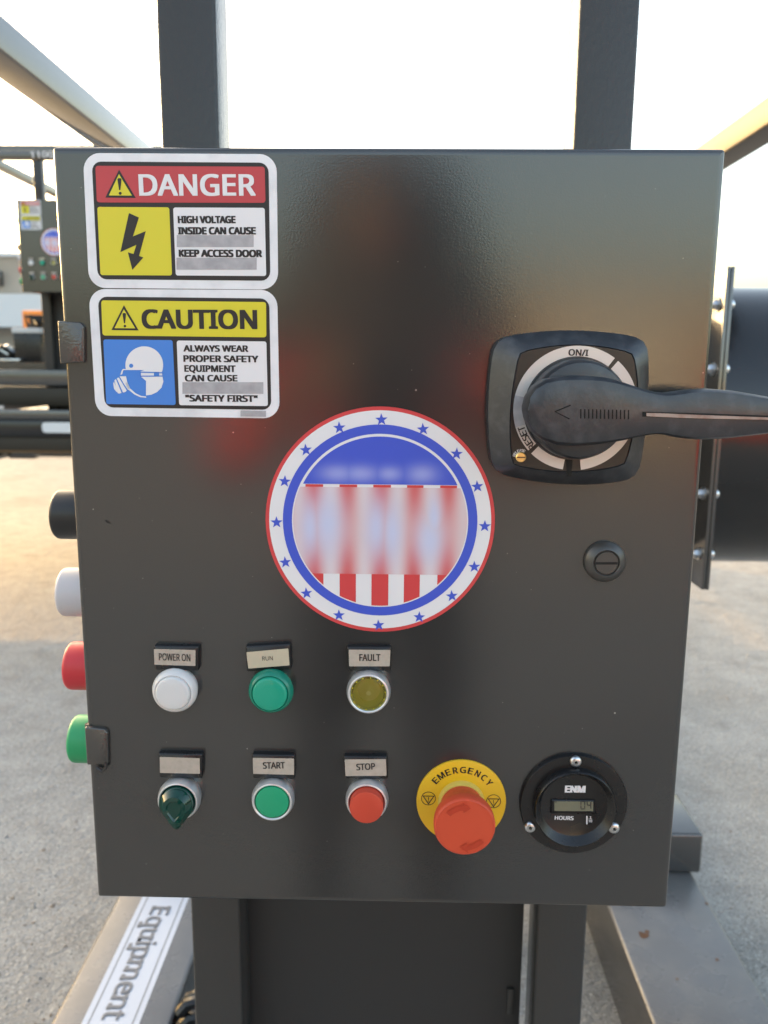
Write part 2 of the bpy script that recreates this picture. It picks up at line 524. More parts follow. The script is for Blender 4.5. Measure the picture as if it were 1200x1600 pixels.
mb = MB(); mb.prism(rpoly(ppl(s1((132, 794), (1142, 799), (1156, 1487), (172, 1473))), K(88), 8), .00002, 2*L)
cst = mb.build('caution_sticker', 'white', cab, R0, label='white bordered CAUTION sticker with yellow header and blue masked head square')
sheet(cst, 'border_band', [(182, 835), (1100, 845), (1111, 1441), (220, 1428)], K(48), 3, 'ink')
sheet(cst, 'header_band', [(201, 855), (1083, 864), (1085, 1053), (208, 1043)], K(14), 4, 'vyel')
sheet(cst, 'pictogram_field', [(212, 1064), (583, 1068), (600, 1415), (228, 1410)], K(12), 4, 'vblue')
sheet(cst, 'text_field', [(605, 1070), (1085, 1075), (1093, 1421), (618, 1416)], K(12), 4, 'white2')
poly_part(cst, 'warning_triangle', [[(323, 881), (402, 1016), (256, 1014)]], 5, 'ink')
poly_part(cst, 'triangle_field', [[(323, 903), (384, 1005), (273, 1004)]], 6, 'vyel')
poly_part(cst, 'exclamation_mark', [[(316, 928), (320, 923), (331, 923), (335, 928), (330, 978), (324, 978)], arc_pts(329, 993, 7, 0, 342, 19)], 7, 'ink')
print_text(cst, [('CAUTION', (418, 1003), (1036, 1006), 902, .03)], 5)
dome = arc_pts(432, 1202, 101, 192, -22, 26)
poly_part(cst, 'masked_head', [[(310, 1232), (318, 1222)]+dome+[(534, 1290), (524, 1322), (500, 1346), (470, 1360), (441, 1364), (441, 1286), (412, 1262), (410, 1236), (432, 1228), (320, 1228), (314, 1250), (304, 1254)],
                               [(300, 1262), (334, 1261), (340, 1290), (356, 1326), (346, 1336), (322, 1300)],
                               [(340, 1290), (356, 1326), (385, 1352), (414, 1366), (442, 1370), (442, 1376), (410, 1373), (378, 1358), (346, 1332), (332, 1300)],
                               [(285, 1272), (296, 1268), (338, 1338), (330, 1346), (318, 1348)],
                               [(272, 1284), (280, 1276), (310, 1350), (300, 1354), (290, 1352)],
                               [(266, 1300), (270, 1290), (294, 1350), (284, 1346), (270, 1328)]], 5, 'white2')
poly_part(cst, 'head_strap', [[(408, 1236), (540, 1240), (540, 1246), (408, 1242)], [(408, 1258), (540, 1257), (540, 1263), (408, 1264)], [(408, 1236), (414, 1236), (414, 1264), (408, 1264)],
                              [(484, 1238), (512, 1238), (512, 1262), (484, 1262)], arc_pts(362, 1205, 11, 0, 342, 19)], 6, 'vblue')
print_text(cst, [('ALWAYS WEAR', (640, 1128), (988, 1130), 1094, .036), ('PROPER SAFETY', (640, 1183), (1042, 1186), 1148, .036),
                 ('EQUIPMENT', (645, 1236), (920, 1238), 1201, .036), ('CAN CAUSE', (648, 1288), (930, 1288), 1254, .036),
                 ('"SAFETY FIRST"', (650, 1395), (1038, 1398), 1360, .036)], 5)
poly_part(cst, 'faded_line', [[(636, 1293), (1069, 1293), (1069, 1355), (636, 1355)]], 5, 'smear')
poly_part(cst, 'faded_mark', [[(947, 1444), (1083, 1447), (1083, 1478), (947, 1476)]], 5, 'smear')

# --- the round flag emblem
s2 = crop(400, 620, 3.0)
ec = Vector(pp(s2((581, 586))[0]))
er = (Vector(pp(s2((1118, 590))[0]))-Vector(pp(s2((44, 586))[0]))).length/2
def E2(pts): return ppl(s2(*pts))
def disc(parent, name, r, layer, material, label=None, thick=False):
    mb = MB()
    if thick: mb.prism(circle(*ec, er*r, 96), .00002, layer*L)
    else: mb.flat(circle(*ec, er*r, 96), layer*L)
    return mb.build(name, material, parent, R0, smooth=30 if thick else 0, label=label)
emb = disc(cab, 'round_emblem', 1.0, 2, 'ered', 'round emblem with blue stars, blue top and red and white stripes', True)
disc(emb, 'white_band', .968, 3, 'white2')
disc(emb, 'blue_ring', .848, 4, 'eblue')
disc(emb, 'inner_disc', .768, 5, 'white2')
# clip helper: part of the disc of radius r between two heights / two x values
zt = lambda yy: pp(s2((581, yy))[0])[1]
xt = lambda xx: pp(s2((xx, 586))[0])[0]
def disc_slab(r, z0, z1, x0=-9, x1=9, n=160):
    pts = [(ec.x+er*r*math.cos(2*math.pi*i/n), ec.y+er*r*math.sin(2*math.pi*i/n)) for i in range(n)]
    for ax, lim, keep in ((1, z0, 1), (1, z1, -1), (0, x0, 1), (0, x1, -1)):
        out = []
        for i in range(len(pts)):
            a, b = pts[i-1], pts[i]
            ia, ib = (a[ax]-lim)*keep >= 0, (b[ax]-lim)*keep >= 0
            if ia != ib:
                t = (lim-a[ax])/(b[ax]-a[ax])
                out.append((a[0]+(b[0]-a[0])*t, a[1]+(b[1]-a[1])*t))
            if ib: out.append(b)
        pts = out
        if not pts: return []
    return pts
def soft_material(name, build):
    mt = bpy.data.materials.new(name); mt.use_nodes = True
    nt = mt.node_tree; b = nt.nodes['Principled BSDF']; b.inputs['Roughness'].default_value = .4
    uv = nt.nodes.new('ShaderNodeUVMap'); sp = nt.nodes.new('ShaderNodeSeparateXYZ')
    nt.links.new(uv.outputs[0], sp.inputs[0])
    def mth(op, a, c_=None, d=None):
        n = nt.nodes.new('ShaderNodeMath'); n.operation = op
        for k, q in enumerate((a, c_, d)):
            if q is None: continue
            if isinstance(q, (int, float)): n.inputs[k].default_value = q
            else: nt.links.new(q, n.inputs[k])
        return n.outputs[0]
    def mix(f, a, c_):
        n = nt.nodes.new('ShaderNodeMix'); n.data_type = 'RGBA'
        nt.links.new(f, n.inputs[0])
        for k, q in ((6, a), (7, c_)):
            if isinstance(q, tuple): n.inputs[k].default_value = (*q, 1)
            else: nt.links.new(q, n.inputs[k])
        return n.outputs[2]
    nt.links.new(build(sp.outputs[0], sp.outputs[1], mth, mix), b.inputs['Base Color'])
    M[name] = mt
def blob(x, y, mth, cx, cy, rx, ry):             # soft bump, 1 in the middle
    a = mth('DIVIDE', mth('SUBTRACT', x, cx), rx); b = mth('DIVIDE', mth('SUBTRACT', y, cy), ry)
    return mth('POWER', 2.718, mth('MULTIPLY', mth('ADD', mth('MULTIPLY', a, a), mth('MULTIPLY', b, b)), -1.0))
def stripes_nodes(x, y, mth, mix):
    # red / white stripes under soft pale lettering that has lost its edges
    ph = mth('COSINE', mth('MULTIPLY', mth('SUBTRACT', x, 586/1000), 2*math.pi/.1565))
    soft = mth('MULTIPLY_ADD', ph, .5, .5)
    col = mix(soft, (.70, .60, .62), (.62, .085, .09))
    band = blob(x, y, mth, .586, .610, 9.0, .15)
    col = mix(mth('MULTIPLY', band, .62), col, (.66, .50, .52))
    f = None
    for cx, cy, rx, ry in ((.335, .585, .075, .155), (.255, .60, .05, .14), (.565, .60, .055, .15), (.640, .62, .05, .14), (.815, .655, .065, .11), (.835, .55, .035, .10)):
        q = blob(x, y, mth, cx, cy, rx, ry)
        f = q if f is None else mth('MAXIMUM', f, q)
    return mix(mth('MULTIPLY', f, .9), col, (.54, .59, .80))
def bluetext_nodes(x, y, mth, mix):
    f = None
    for cx, cy, rx, ry in ((.385, .350, .08, .038), (.490, .350, .085, .038), (.625, .350, .06, .034), (.775, .350, .07, .042)):
        q = blob(x, y, mth, cx, cy, rx, ry)
        f = q if f is None else mth('MAXIMUM', f, q)
    return mix(mth('MULTIPLY', f, .75), (.050, .095, .58), (.36, .40, .74))
soft_material('worn_stripe_print', stripes_nodes)
soft_material('worn_blue_print', bluetext_nodes)
def uvflat(parent, name, poly, layer, material):
    mb = MB(); mb.flat(poly, layer*L)
    o = mb.build(name, material, parent, R0, smooth=0)
    uvl = o.data.uv_layers.new(name='UVMap')
    # emblem crop coordinates / 1000, linear in the panel plane
    ax, bx = xt(44), xt(1118)
    az, bz = zt(60), zt(1112)
    for lp in o.data.loops:
        v = o.data.vertices[lp.vertex_index].co
        X, Z = v.x+ROOT[R0].x, v.z+ROOT[R0].z
        uvl.data[lp.index].uv = ((44+(X-ax)/(bx-ax)*1074)/1000, (60+(Z-az)/(bz-az)*1052)/1000)
    return o
uvflat(emb, 'blue_field', disc_slab(.745, zt(410), 9), 6, 'worn_blue_print')
uvflat(emb, 'worn_lettering', disc_slab(.757, zt(830), zt(424)), 6, 'worn_stripe_print')
for k, (a0, a1) in enumerate(((234, 316), (392, 474), (549, 631), (706, 782), (860, 938))):
    pl = disc_slab(.757, zt(424), zt(412), xt(a0), xt(a1))
    if pl: MB().flat(pl, 6*L).build('stripe', 'ered', emb, R0, smooth=0)
for a0, a1 in ((235, 315), (392, 469), (543, 623), (697, 772), (855, 935)):
    pl = disc_slab(.757, -9, zt(830), xt(a0), xt(a1))
    if pl: MB().flat(pl, 6*L).build('stripe', 'ered', emb, R0, smooth=0)
stars = [(588, 107), (783, 152), (940, 267), (1037, 420), (1072, 606), (1023, 796), (918, 933), (765, 1032), (575, 1070), (389, 1023), (237, 920), (138, 775), (97, 588), (135, 396), (234, 249), (391, 145)]
for k, q in enumerate(stars):
    c_ = pp(s2(q)[0]); rr = er*.056
    tilt = random.uniform(-.12, .12)
    pts = [(c_[0]+(rr if i % 2 == 0 else rr*.40)*math.sin(i*math.pi/5+tilt), c_[1]+(rr if i % 2 == 0 else rr*.40)*math.cos(i*math.pi/5+tilt)) for i in range(10)]
    MB().flat(pts, 4*L).build('star', 'eblue', emb, R0, smooth=0)

# --- rotary disconnect switch
s8 = crop(760, 510, 1200/260)
def curved(pts, off, k=6):                       # closed Catmull-Rom through crop points flagged smooth between corners
    return ppl(s8(*pts), off)
def bulge(c4, mids, k=14):                        # 4 corners + 4 mid-side points -> sides as parabolas
    out = []
    for i in range(4):
        a, b, q = Vector(c4[i]), Vector(c4[(i+1) % 4]), Vector(mids[i])
        ctrl = q*2-(a+b)/2
        for t in range(k):
            s = t/k
            out.append(tuple(a*(1-s)**2+ctrl*2*s*(1-s)+b*s*s))
    return out
o_in = .0185
outer_px = bulge([(62, 92), (1160, 92), (1092, 1092), (48, 1050)], [(600, 34), (1160, 590), (590, 1136), (12, 580)])
inner_px = bulge([(235, 186), (1060, 192), (1003, 1000), (187, 1000)], [(650, 130), (1092, 560), (600, 1052), (170, 620)])
outer = ccw(ppl(s8(*outer_px), .008)); inner = ccw(ppl(s8(*inner_px), o_in))
# make both loops start at the same corner
def smooth_loop(l, d):                           # gentle corner rounding
    n = len(l); l = [Vector(p) for p in l]
    return [tuple(l[i]*(1-d)+(l[i-1]+l[(i+1) % n])*(d/2)) for i in range(n)]
outer = smooth_loop(smooth_loop(outer, .5), .5); inner_r = smooth_loop(inner, .3)
mb = MB()
big = [tuple(Vector(p)+(Vector(p)-Vector(pp(s8((590, 585))[0], .004))).normalized()*.0006) for p in outer]
mb.loft([[(x, 0, z) for x, z in big], [(x, -.007, z) for x, z in big], [(x, -.0088, z) for x, z in outer],
         [(x, -o_in, z) for x, z in inner_r], [(x, -(o_in-.0008), z) for x, z in inset(inner_r, .0006)]], cap1=True)
sw = mb.build('rotary_switch', 'handle', cab, R0, smooth=28, label='black square rotary disconnect switch with silver ON ring and lever handle')
mb = MB(); mb.flat(inset(inner_r, .0009), o_in-.0002)
mb.build('face_label', 'label_black', sw, R0, smooth=0)
hc = Vector(pp(s8((641, 594))[0], o_in))
rr = lambda v: (Vector(pp(s8((641+v, 594))[0], o_in))-hc).length
ro, ri = rr(449), rr(374)
def ring_seg(a0, a1, lay, material, name, n=40):
    mb = MB(); ou = []; inn = []
    for i in range(n+1):
        a = rad(a0+(a1-a0)*i/n)
        ou.append((hc.x+ro*math.cos(a), hc.y+ro*math.sin(a))); inn.append((hc.x+ri*math.cos(a), hc.y+ri*math.sin(a)))
    pts = ou+inn[::-1]
    vs_ = [(x, -(o_in+lay*L), z) for x, z in ou+inn]
    fs = [(i, i+1, n+2+i, n+1+i) if a1 > a0 else (i, n+1+i, n+2+i, i+1) for i in range(n)]
    mb.add(vs_, [tuple(reversed(f)) for f in fs])
    return mb.build(name, material, sw, R0, smooth=0)
ring_seg(54, 223, 1, 'silver', 'silver_ring')
ring_seg(-82, 50, 1, 'silver', 'silver_ring')
ring_seg(227, 261, 1, 'silver', 'silver_ring')
ring_seg(168, 198, 2, 'smear', 'faded_ring_mark')
mb = MB()
text(mb, 'ON/I', *[s8((590, 209))[0], s8((734, 213))[0]], s8((590, 163))[0][1], o_in+2*L, .025)
mb.build('on_lettering', 'ink', sw, R0, smooth=0); mb = MB()
rm = (ro+ri)/2
for k, ch in enumerate('RESET'):
    a = rad(222-k*5.2)
    glyph_at(mb, ch, hc.x+rm*math.cos(a), hc.y+rm*math.sin(a), .0030, .0042, a+math.pi/2+math.pi, o_in+2*L, .02) if False else \
    glyph_at(mb, ch, hc.x+rm*math.cos(a), hc.y+rm*math.sin(a), .0030, .0042, a-math.pi/2, o_in+2*L, .02)
mb.build('reset_lettering', 'ink', sw, R0, smooth=0)
# bottom slot
sl = ppl(s8((572, 955), (622, 955), (612, 1080), (580, 1080)), o_in)
MB().flat(sl, o_in+.5*L).build('alignment_slot', 'void', sw, R0, smooth=0)
# brass release screw
c_ = pp(s8((248, 943))[0], o_in); r_ = rr(38)
mb = MB(); mb.lathe(*c_, [(r_, o_in-.0005), (r_, o_in+.0008), (r_*.85, o_in+.0013)], 24)
bs = mb.build('release_screw', 'brass', sw, R0)
MB().flat([(c_[0]-r_*.8, c_[1]-.0004), (c_[0]+r_*.8, c_[1]-.0004), (c_[0]+r_*.8, c_[1]+.0004), (c_[0]-r_*.8, c_[1]+.0004)], o_in+.00145).build('screw_slot', 'dirt', bs, R0, smooth=0)
mb = MB()
for k, ch in enumerate('RELEASE'):
    a = rad(165-k*17)
    glyph_at(mb, ch, c_[0]+r_*1.32*math.cos(a), c_[1]+r_*1.32*math.sin(a), .0013, .0017, a-math.pi/2, o_in+1*L, .01)
mb.build('release_lettering', 'white2', sw, R0, smooth=0)
# hub
mb = MB()
hb = [(ri*1.0, o_in-.001), (ri*.985, o_in+.0012), (ri*.955, o_in+.0012), (ri*.95, o_in+.006), (ri*.93, o_in+.013), (ri*.88, o_in+.0165), (ri*.7, o_in+.018)]
mb.lathe(hc.x, hc.y, hb, 72)
mb.build('hub', 'handle', sw, R0)
# lever: cross sections from its rounded nose to the tip outside the frame
s3 = crop(740, 490, 1200/460)
o_top, o_bot = .047, .026
top_e = [(214, 380), (222, 335), (245, 297), (285, 268), (340, 256), (400, 252), (460, 254), (520, 259), (570, 269), (620, 285), (660, 299), (700, 311), (740, 320), (780, 324), (825, 318), (870, 311), (950, 306), (1050, 314), (1130, 327), (1200, 339), (1262, 352), (1300, 372)]
bot_e = [(214, 400), (222, 440), (245, 484), (285, 516), (340, 534), (400, 540), (460, 538), (520, 533), (570, 526), (620, 516), (660, 506), (700, 498), (740, 493), (780, 494), (825, 504), (870, 511), (950, 516), (1050, 511), (1130, 502), (1200, 493), (1262, 480), (1300, 456)]
loops = []
for (ta, tb), (ba, bb) in zip(top_e, bot_e):
    t1, b1 = pp(s3((ta, tb))[0], o_top-.004), pp(s3((ba, bb))[0], o_top-.004)
    x = (t1[0]+b1[0])/2; zt_, zb_ = t1[1], b1[1]; h = zt_-zb_; mid = (zt_+zb_)/2
    dx = x-hc.x
    top = o_top + (.003 if dx < .03 else .003-.004*min(1, (dx-.03)/.06))
    bot = o_bot+(.004 if dx > .045 else 0)
    prof = [(.5, bot+.004), (.5, top-.008), (.485, top-.004), (.44, top-.0012), (.30, top), (.0, top+.0006), (-.30, top), (-.44, top-.0012), (-.485, top-.004), (-.5, top-.008), (-.5, bot+.004), (-.42, bot), (.42, bot)]
    loops.append([(x, -o, mid+f*h) for f, o in prof])
mb = MB(); mb.loft(loops, cap0=True)
lever = mb.build('lever_handle', 'handle', sw, R0, smooth=32)
mb = MB()
ot = o_top+.0034
for k in range(13):
    x = 434+k*16.2
    mb.flat(ppl(s3((x, 389+k*.3), (x+4.5, 389+k*.3), (x+4.5, 427+k*.3), (x, 427+k*.3)), ot), ot+.0005)
mb.build('grip_groove', 'void', lever, R0, smooth=0)
mb = MB()
mb.flat(ppl(s3((328, 398), (394, 371), (396, 375), (336, 400)), ot), ot+.0005)
mb.flat(ppl(s3((328, 399), (336, 400), (392, 428), (388, 431)), ot), ot+.0005)
mb.build('arrow_mark', 'void', lever, R0, smooth=0)
def lev_top(dx): return o_top + (.003 if dx < .03 else .003-.004*min(1, (dx-.03)/.06)) + .0010
def on_lever(px):                                # crop points laid on the lever's top surface
    out = []
    for q in s3(*px):
        o = lev_top(pp(q, .047)[0]-hc.x); v = pp(q, o); out.append((v[0], -o, v[1]))
    return out
up = [(688, 400), (760, 402), (850, 404), (950, 407), (1060, 411), (1200, 416), (1270, 419)]
lo = [(688, 420), (760, 423), (850, 427), (950, 430), (1060, 432), (1200, 435), (1270, 437)]
a, b = on_lever(up), on_lever(lo); n = len(a)
mb = MB(); mb.add(a+b, [(n+i, n+i+1, i+1, i) for i in range(n-1)])
slot = mb.build('padlock_slot', 'void', lever, R0, smooth=0)
up2 = [(704, 405), (760, 406), (850, 410), (950, 414), (1060, 418), (1200, 423), (1266, 425)]
lo2 = [(704, 418), (760, 421), (850, 425), (950, 428), (1060, 430), (1200, 433), (1266, 435)]
a, b = [(x, y-.0003, z) for x, y, z in on_lever(up2)], [(x, y-.0003, z) for x, y, z in on_lever(lo2)]
mb = MB(); mb.add(a+b, [(n+i, n+i+1, i+1, i) for i in range(n-1)])
mb.build('slide_bar', 'rust', slot, R0, smooth=0)

# --- quarter turn lock
c_ = pp((946, 878), .003); r_ = .0134
mb = MB(); mb.lathe(*c_, [(r_, 0), (r_, .0022), (r_*.96, .0034), (r_*.68, .0064), (r_*.64, .0066), (r_*.60, .0060), (r_*.58, .0052)], 56)
lk = mb.build('quarter_turn_lock', 'core_grey', cab, R0, label='round black quarter turn lock with slotted core')
mb = MB(); mb.lathe(*c_, [(r_*.555, .005), (r_*.555, .0058), (r_*.53, .0063)], 40)
core = mb.build('lock_core', 'core_grey', lk, R0)
MB().flat([(c_[0]-r_*.52, c_[1]-.0010), (c_[0]+r_*.52, c_[1]-.0008), (c_[0]+r_*.52, c_[1]+.0008), (c_[0]-r_*.52, c_[1]+.0006)], .0064).build('core_slot', 'void', core, R0, smooth=0)

# --- legend plates and push buttons
sb = crop(60, 980, 2.0)
def legend(holder, insert, label, lines, film='beige', bold=.02):
    o1 = .0052
    h = ccw(ppl(sb(*holder), .004))
    mb = MB(); mb.prism(rpoly(h, [.0012]*4 if len(h) == 4 else .001, 3), 0, o1, .0012)
    lp = mb.build('legend_plate', 'gloss_black', cab, R0, label=label)
    mb = MB(); mb.flat(rpoly(ppl(sb(*insert), o1), .0004, 2), o1+L)
    ins = mb.build('legend_insert', film, lp, R0, smooth=0)
    if lines:
        mb = MB()
        for s, l, r, top in lines:
            a, b, c2 = sb(l, r, (l[0], top))
            text(mb, s, a, b, c2[1], o1+2*L, bold)
        mb.build('lettering', 'ink', lp, R0, smooth=0)
    return lp
legend([(361, 56), (502, 58), (501, 136), (366, 132)], [(361, 68), (491, 71), (491, 121), (363, 117)], 'black legend plate reading POWER ON', [('POWER ON', (377, 103), (475, 106), 81)], bold=.012)
legend([(647, 58), (787, 50), (791, 130), (652, 138)], [(650, 78), (781, 66), (785, 119), (656, 129)], 'crooked black legend plate with yellowed tape reading RUN', [('RUN', (700, 105), (733, 103), 92)], film='tape', bold=.0)
legend([(963, 60), (1103, 60), (1102, 136), (968, 135)], [(970, 70), (1100, 71), (1098, 122), (971, 122)], 'black legend plate reading FAULT', [('FAULT', (1003, 105), (1069, 105), 84)])
legend([(374, 392), (514, 394), (512, 472), (380, 468)], [(379, 405), (504, 409), (505, 458), (380, 455)], 'black legend plate with blank beige insert', None)
legend([(667, 395), (802, 397), (801, 474), (672, 471)], [(670, 408), (799, 410), (799, 461), (671, 458)], 'black legend plate reading START', [('START', (702, 442), (771, 441), 422)])
legend([(953, 401), (1090, 402), (1092, 474), (960, 472)], [(957, 413), (1086, 412), (1088, 464), (960, 465)], 'black legend plate reading STOP', [('STOP', (994, 447), (1053, 444), 427)])

BR = .0146                                       # bezel radius
def bezel(front_px, name, label, material='chrome'):
    c_ = pp(front_px, .0105)
    mb = MB(); mb.lathe(*c_, [(BR*.94, 0), (BR*.97, .0025), (BR, .0055), (BR*.995, .0066), (BR*.94, .0096), (BR*.915, .0105), (BR*.86, .0108), (BR*.82, .0104), (BR*.80, .0085), (BR*.80, .004)], 72)
    return mb.build(name, material, cab, R0, label=label), c_
# white pilot light
def pilot(front_px, label, m_rim, m_face):
    c_ = pp(front_px, .0120)
    mb = MB(); mb.lathe(*c_, [(.0138, 0), (.0144, .003), (.0150, .0060), (.0148, .0078), (.0139, .0100), (.0130, .0112), (.0122, .0117), (.0117, .0112), (.0114, .0110)], 72)
    pl = mb.build('pilot_light', m_rim, cab, R0, label=label)
    mb = MB(); mb.lathe(*c_, [(.0114, .0105), (.0113, .0125), (.0108, .0133), (.0100, .0136), (.006, .0138)], 64)
    mb.build('lens', m_face, pl, R0)
    return pl
pilot((269.8, 1083.5), 'white pilot light under the POWER ON plate', 'lens_white', 'lens_white')
pilot((421.5, 1084.5), 'green pilot light under the RUN plate', 'lens_rim', 'lens_green')
# amber fault light
fb, c_ = bezel((575.6, 1084.5), 'pilot_light', 'amber fault light in silver bezel under the FAULT plate')
mb = MB(); mb.lathe(*c_, [(BR*.80, .0045), (BR*.5, .0042), (BR*.46, .003), (BR*.2, .0026)], 48)
mb.build('reflector', 'amber_in', fb, R0)
mb = MB(); mb.lathe(*c_, [(BR*.785, .0062), (BR*.785, .0094), (BR*.74, .0100), (BR*.4, .0103), (BR*.1, .0104)], 48)
mb.lathe(*c_, [(BR*.1, .0088), (BR*.4, .0087), (BR*.68, .0084), (BR*.72, .0062), (BR*.785, .0062)], 48, cap=False)
mb.build('lens', 'amber', fb, R0)
mb = MB()
for k in range(14):
    a = 2*math.pi*k/14+.1
    q = [(c_[0]+BR*r_*math.cos(a+d), c_[1]+BR*r_*math.sin(a+d)) for r_, d in ((.735, -.04), (.775, -.04), (.775, .04), (.735, .04))]
    mb.prism(q, .0095, .0102)
mb.build('lens_teeth', 'vyel', fb, R0)
# selector switch
sbz, c_ = bezel((277.4, 1253), 'selector_switch', 'selector switch with dark green teardrop lever in silver bezel')
mb = MB(); mb.lathe(*c_, [(BR*.80, .0070), (BR*.3, .0074)], 48)
mb.build('selector_base', 'sel_in', sbz, R0)
def tear(r, tip, n=20):
    out = []
    a_t = math.asin(min(.99, r/tip))
    for i in range(n+1):
        a = -math.pi/2+ (math.pi/2-a_t) + (2*math.pi-2*(math.pi/2-a_t))*i/n
        out.append((r*math.cos(a), r*math.sin(a)))
    out += [(-.0012*tip/.019, -tip*.97), (.0012*tip/.019, -tip*.97)] if False else [(-.0016, -tip*.955), (0, -tip), (.0016, -tip*.955)]
    return out
t0 = [(c_[0]+x, c_[1]+z) for x, z in tear(.0114, .0178)]
t1 = [(c_[0]+x, c_[1]+z) for x, z in tear(.0108, .0172)]
t2 = [(c_[0]+x*.74, c_[1]+z*.80) for x, z in tear(.0106, .0172)]
t3 = [(c_[0]+x*.50, c_[1]+z*.56) for x, z in tear(.0104, .0160)]
t4 = [(c_[0]+x*.42, c_[1]+z*.46) for x, z in tear(.0104, .0160)]
mb = MB(); mb.loft([[(x, -.0085, z) for x, z in t0], [(x, -.0150, z) for x, z in t0], [(x, -.0160, z) for x, z in t1], [(x, -.0200, z) for x, z in t2], [(x, -.0206, z) for x, z in t3], [(x, -.0195, z) for x, z in t4]], cap0=True)
mb.build('selector_lever', 'sel', sbz, R0, smooth=25)
# start button (flush) and stop button (extended)
stb, c_ = bezel((425, 1253.5), 'push_button', 'green push button in silver bezel under the START plate')
mb = MB(); mb.lathe(*c_, [(BR*.775, .004), (BR*.775, .0102), (BR*.75, .0109), (BR*.70, .0111), (BR*.2, .0111)], 64)
mb.build('button_cap', 'cap_green', stb, R0)
spb, c_ = bezel((573, 1254.5), 'push_button', 'red extended push button in silver bezel under the STOP plate')
mb = MB(); mb.lathe(*c_, [(BR*.775, .004), (BR*.775, .0158), (BR*.76, .0167), (BR*.72, .0170), (BR*.2, .0171)], 64)
mb.build('button_cap', 'cap_red', spb, R0)

# --- emergency stop
s5 = crop(640, 1170, 7.5)
yc = Vector(pp((720.6, 1252.6), .0012)); yr = (Vector(pp((790.6, 1252.6), .0012))-yc).length
mb = MB(); mb.prism(circle(*yc, yr, 96), 0, .0016, .0004)
es = mb.build('emergency_stop', 'yel', cab, R0, label='red mushroom emergency stop button on round yellow EMERGENCY plate')
mb = MB()
for k, ch in enumerate('EMERGENCY'):
    a = rad(139-k*12.6) if k < 99 else 0
    w_ = {'M': .0046, 'G': .0041}.get(ch, .0034)
    glyph_at(mb, ch, yc.x+yr*.775*math.cos(a), yc.y+yr*.775*math.sin(a), w_, .0046, a-math.pi/2, .0016+L, .02)
mb.build('lettering', 'ink', es, R0, smooth=0)
for cpx in ((221, 581), (984, 614)):
    c_ = pp(s5(cpx)[0], .0016); r_ = .0050
    mb = MB()
    mb.ring(circle(*c_, r_, 40), circle(*c_, r_*.91, 40), .0016+L)
    T = [(c_[0]-r_*.83, c_[1]+r_*.42), (c_[0]+r_*.83, c_[1]+r_*.42), (c_[0], c_[1]-r_*.90)]
    Ti = [(c_[0]-r_*.63, c_[1]+r_*.31), (c_[0]+r_*.63, c_[1]+r_*.31), (c_[0], c_[1]-r_*.66)]
    mb.ring(ccw(T), ccw(Ti), .0016+2*L)
    mb.flat([(c_[0]-r_*.05, c_[1]+r_*.2), (c_[0]+r_*.05, c_[1]+r_*.2), (c_[0]+r_*.04, c_[1]-r_*.25), (c_[0]-r_*.04, c_[1]-r_*.25)], .0016+2*L)
    mb.flat(circle(c_[0], c_[1]-r_*.4, r_*.06, 10), .0016+2*L)
    mb.build('stop_symbol', 'ink', es, R0, smooth=0)
mb = MB(); mb.lathe(*yc, [(yr*.52, .001), (yr*.515, .0045), (yr*.49, .0060), (yr*.40, .0062)], 64)
mb.build('collar', 'collar', es, R0)
mr = .0199
mb = MB(); mb.lathe(*yc, [(.0142, .004), (.0142, .0160), (.0152, .0172), (.0178, .0200), (mr*.985, .0235), (mr, .0265), (mr, .0308), (mr*.975, .0324), (mr*.94, .0329), (mr*.93, .0326), (mr*.5, .0329), (mr*.1, .0330)], 80)
mush = mb.build('mushroom_head', 'mush', es, R0)
mb = MB()
for a0, a1 in ((140, 82), (-38, -96)):
    n = 12; ou, inn = [], []
    for i in range(n+1):
        a = rad(a0+(a1+14-a0)*i/n)
        ou.append((yc.x+mr*.80*math.cos(a), yc.y+mr*.80*math.sin(a))); inn.append((yc.x+mr*.62*math.cos(a), yc.y+mr*.62*math.sin(a)))
    vs_ = [(x, -.03335, z) for x, z in ou+inn]
    mb.add(vs_, [(i, n+1+i, n+2+i, i+1)[::-1] for i in range(n)])
    ar = [(yc.x+mr*r_*math.cos(rad(q)), yc.y+mr*r_*math.sin(rad(q))) for r_, q in ((.90, a1+14), (.71, a1-6), (.52, a1+14))]
    mb.flat(ar, .03335)
mb.build('twist_arrow', 'mush_dark', mush, R0, smooth=0)

# --- hour meter
s6 = crop(800, 1170, 1200/190)
mc = Vector(pp((896.6, 1257.5), .0036)); mr2 = (Vector(pp((980.5, 1257.5), .0036))-mc).length
hm_o = .0040
mb = MB(); mb.lathe(*mc, [(mr2*1.005, 0), (mr2*1.005, .0025), (mr2*.985, hm_o), (mr2*.765, hm_o), (mr2*.755, .0095), (mr2*.735, .0105), (mr2*.715, .0100), (mr2*.625, .0048), (mr2*.615, .0046)], 88)
hm = mb.build('hour_meter', 'gloss_black', cab, R0, label='round black hour meter with small display and three screws')
FO = .0046
for q in ((630, 130), (180, 775), (1007, 785)):
    c_ = pp(s6(q)[0], hm_o+.001)
    mb = MB(); mb.lathe(*c_, [(.0040, hm_o-.0005), (.0040, hm_o+.0006), (.0036, hm_o+.0016), (.0026, hm_o+.0023), (.0012, hm_o+.0023), (.0010, hm_o+.0015)], 28)
    sc = mb.build('screw', 'zinc', hm, R0)
    MB().flat(circle(*c_, .0010, 6), hm_o+.0016).build('hex_socket', 'void', sc, R0, smooth=0)
mb = MB(); mb.prism(rpoly(ppl(s6((383, 492), (812, 500), (830, 640), (378, 632)), FO), .0006, 3), FO-.0002, FO+.0012, .0010)
lf = mb.build('display_frame', 'gloss_black', hm, R0)
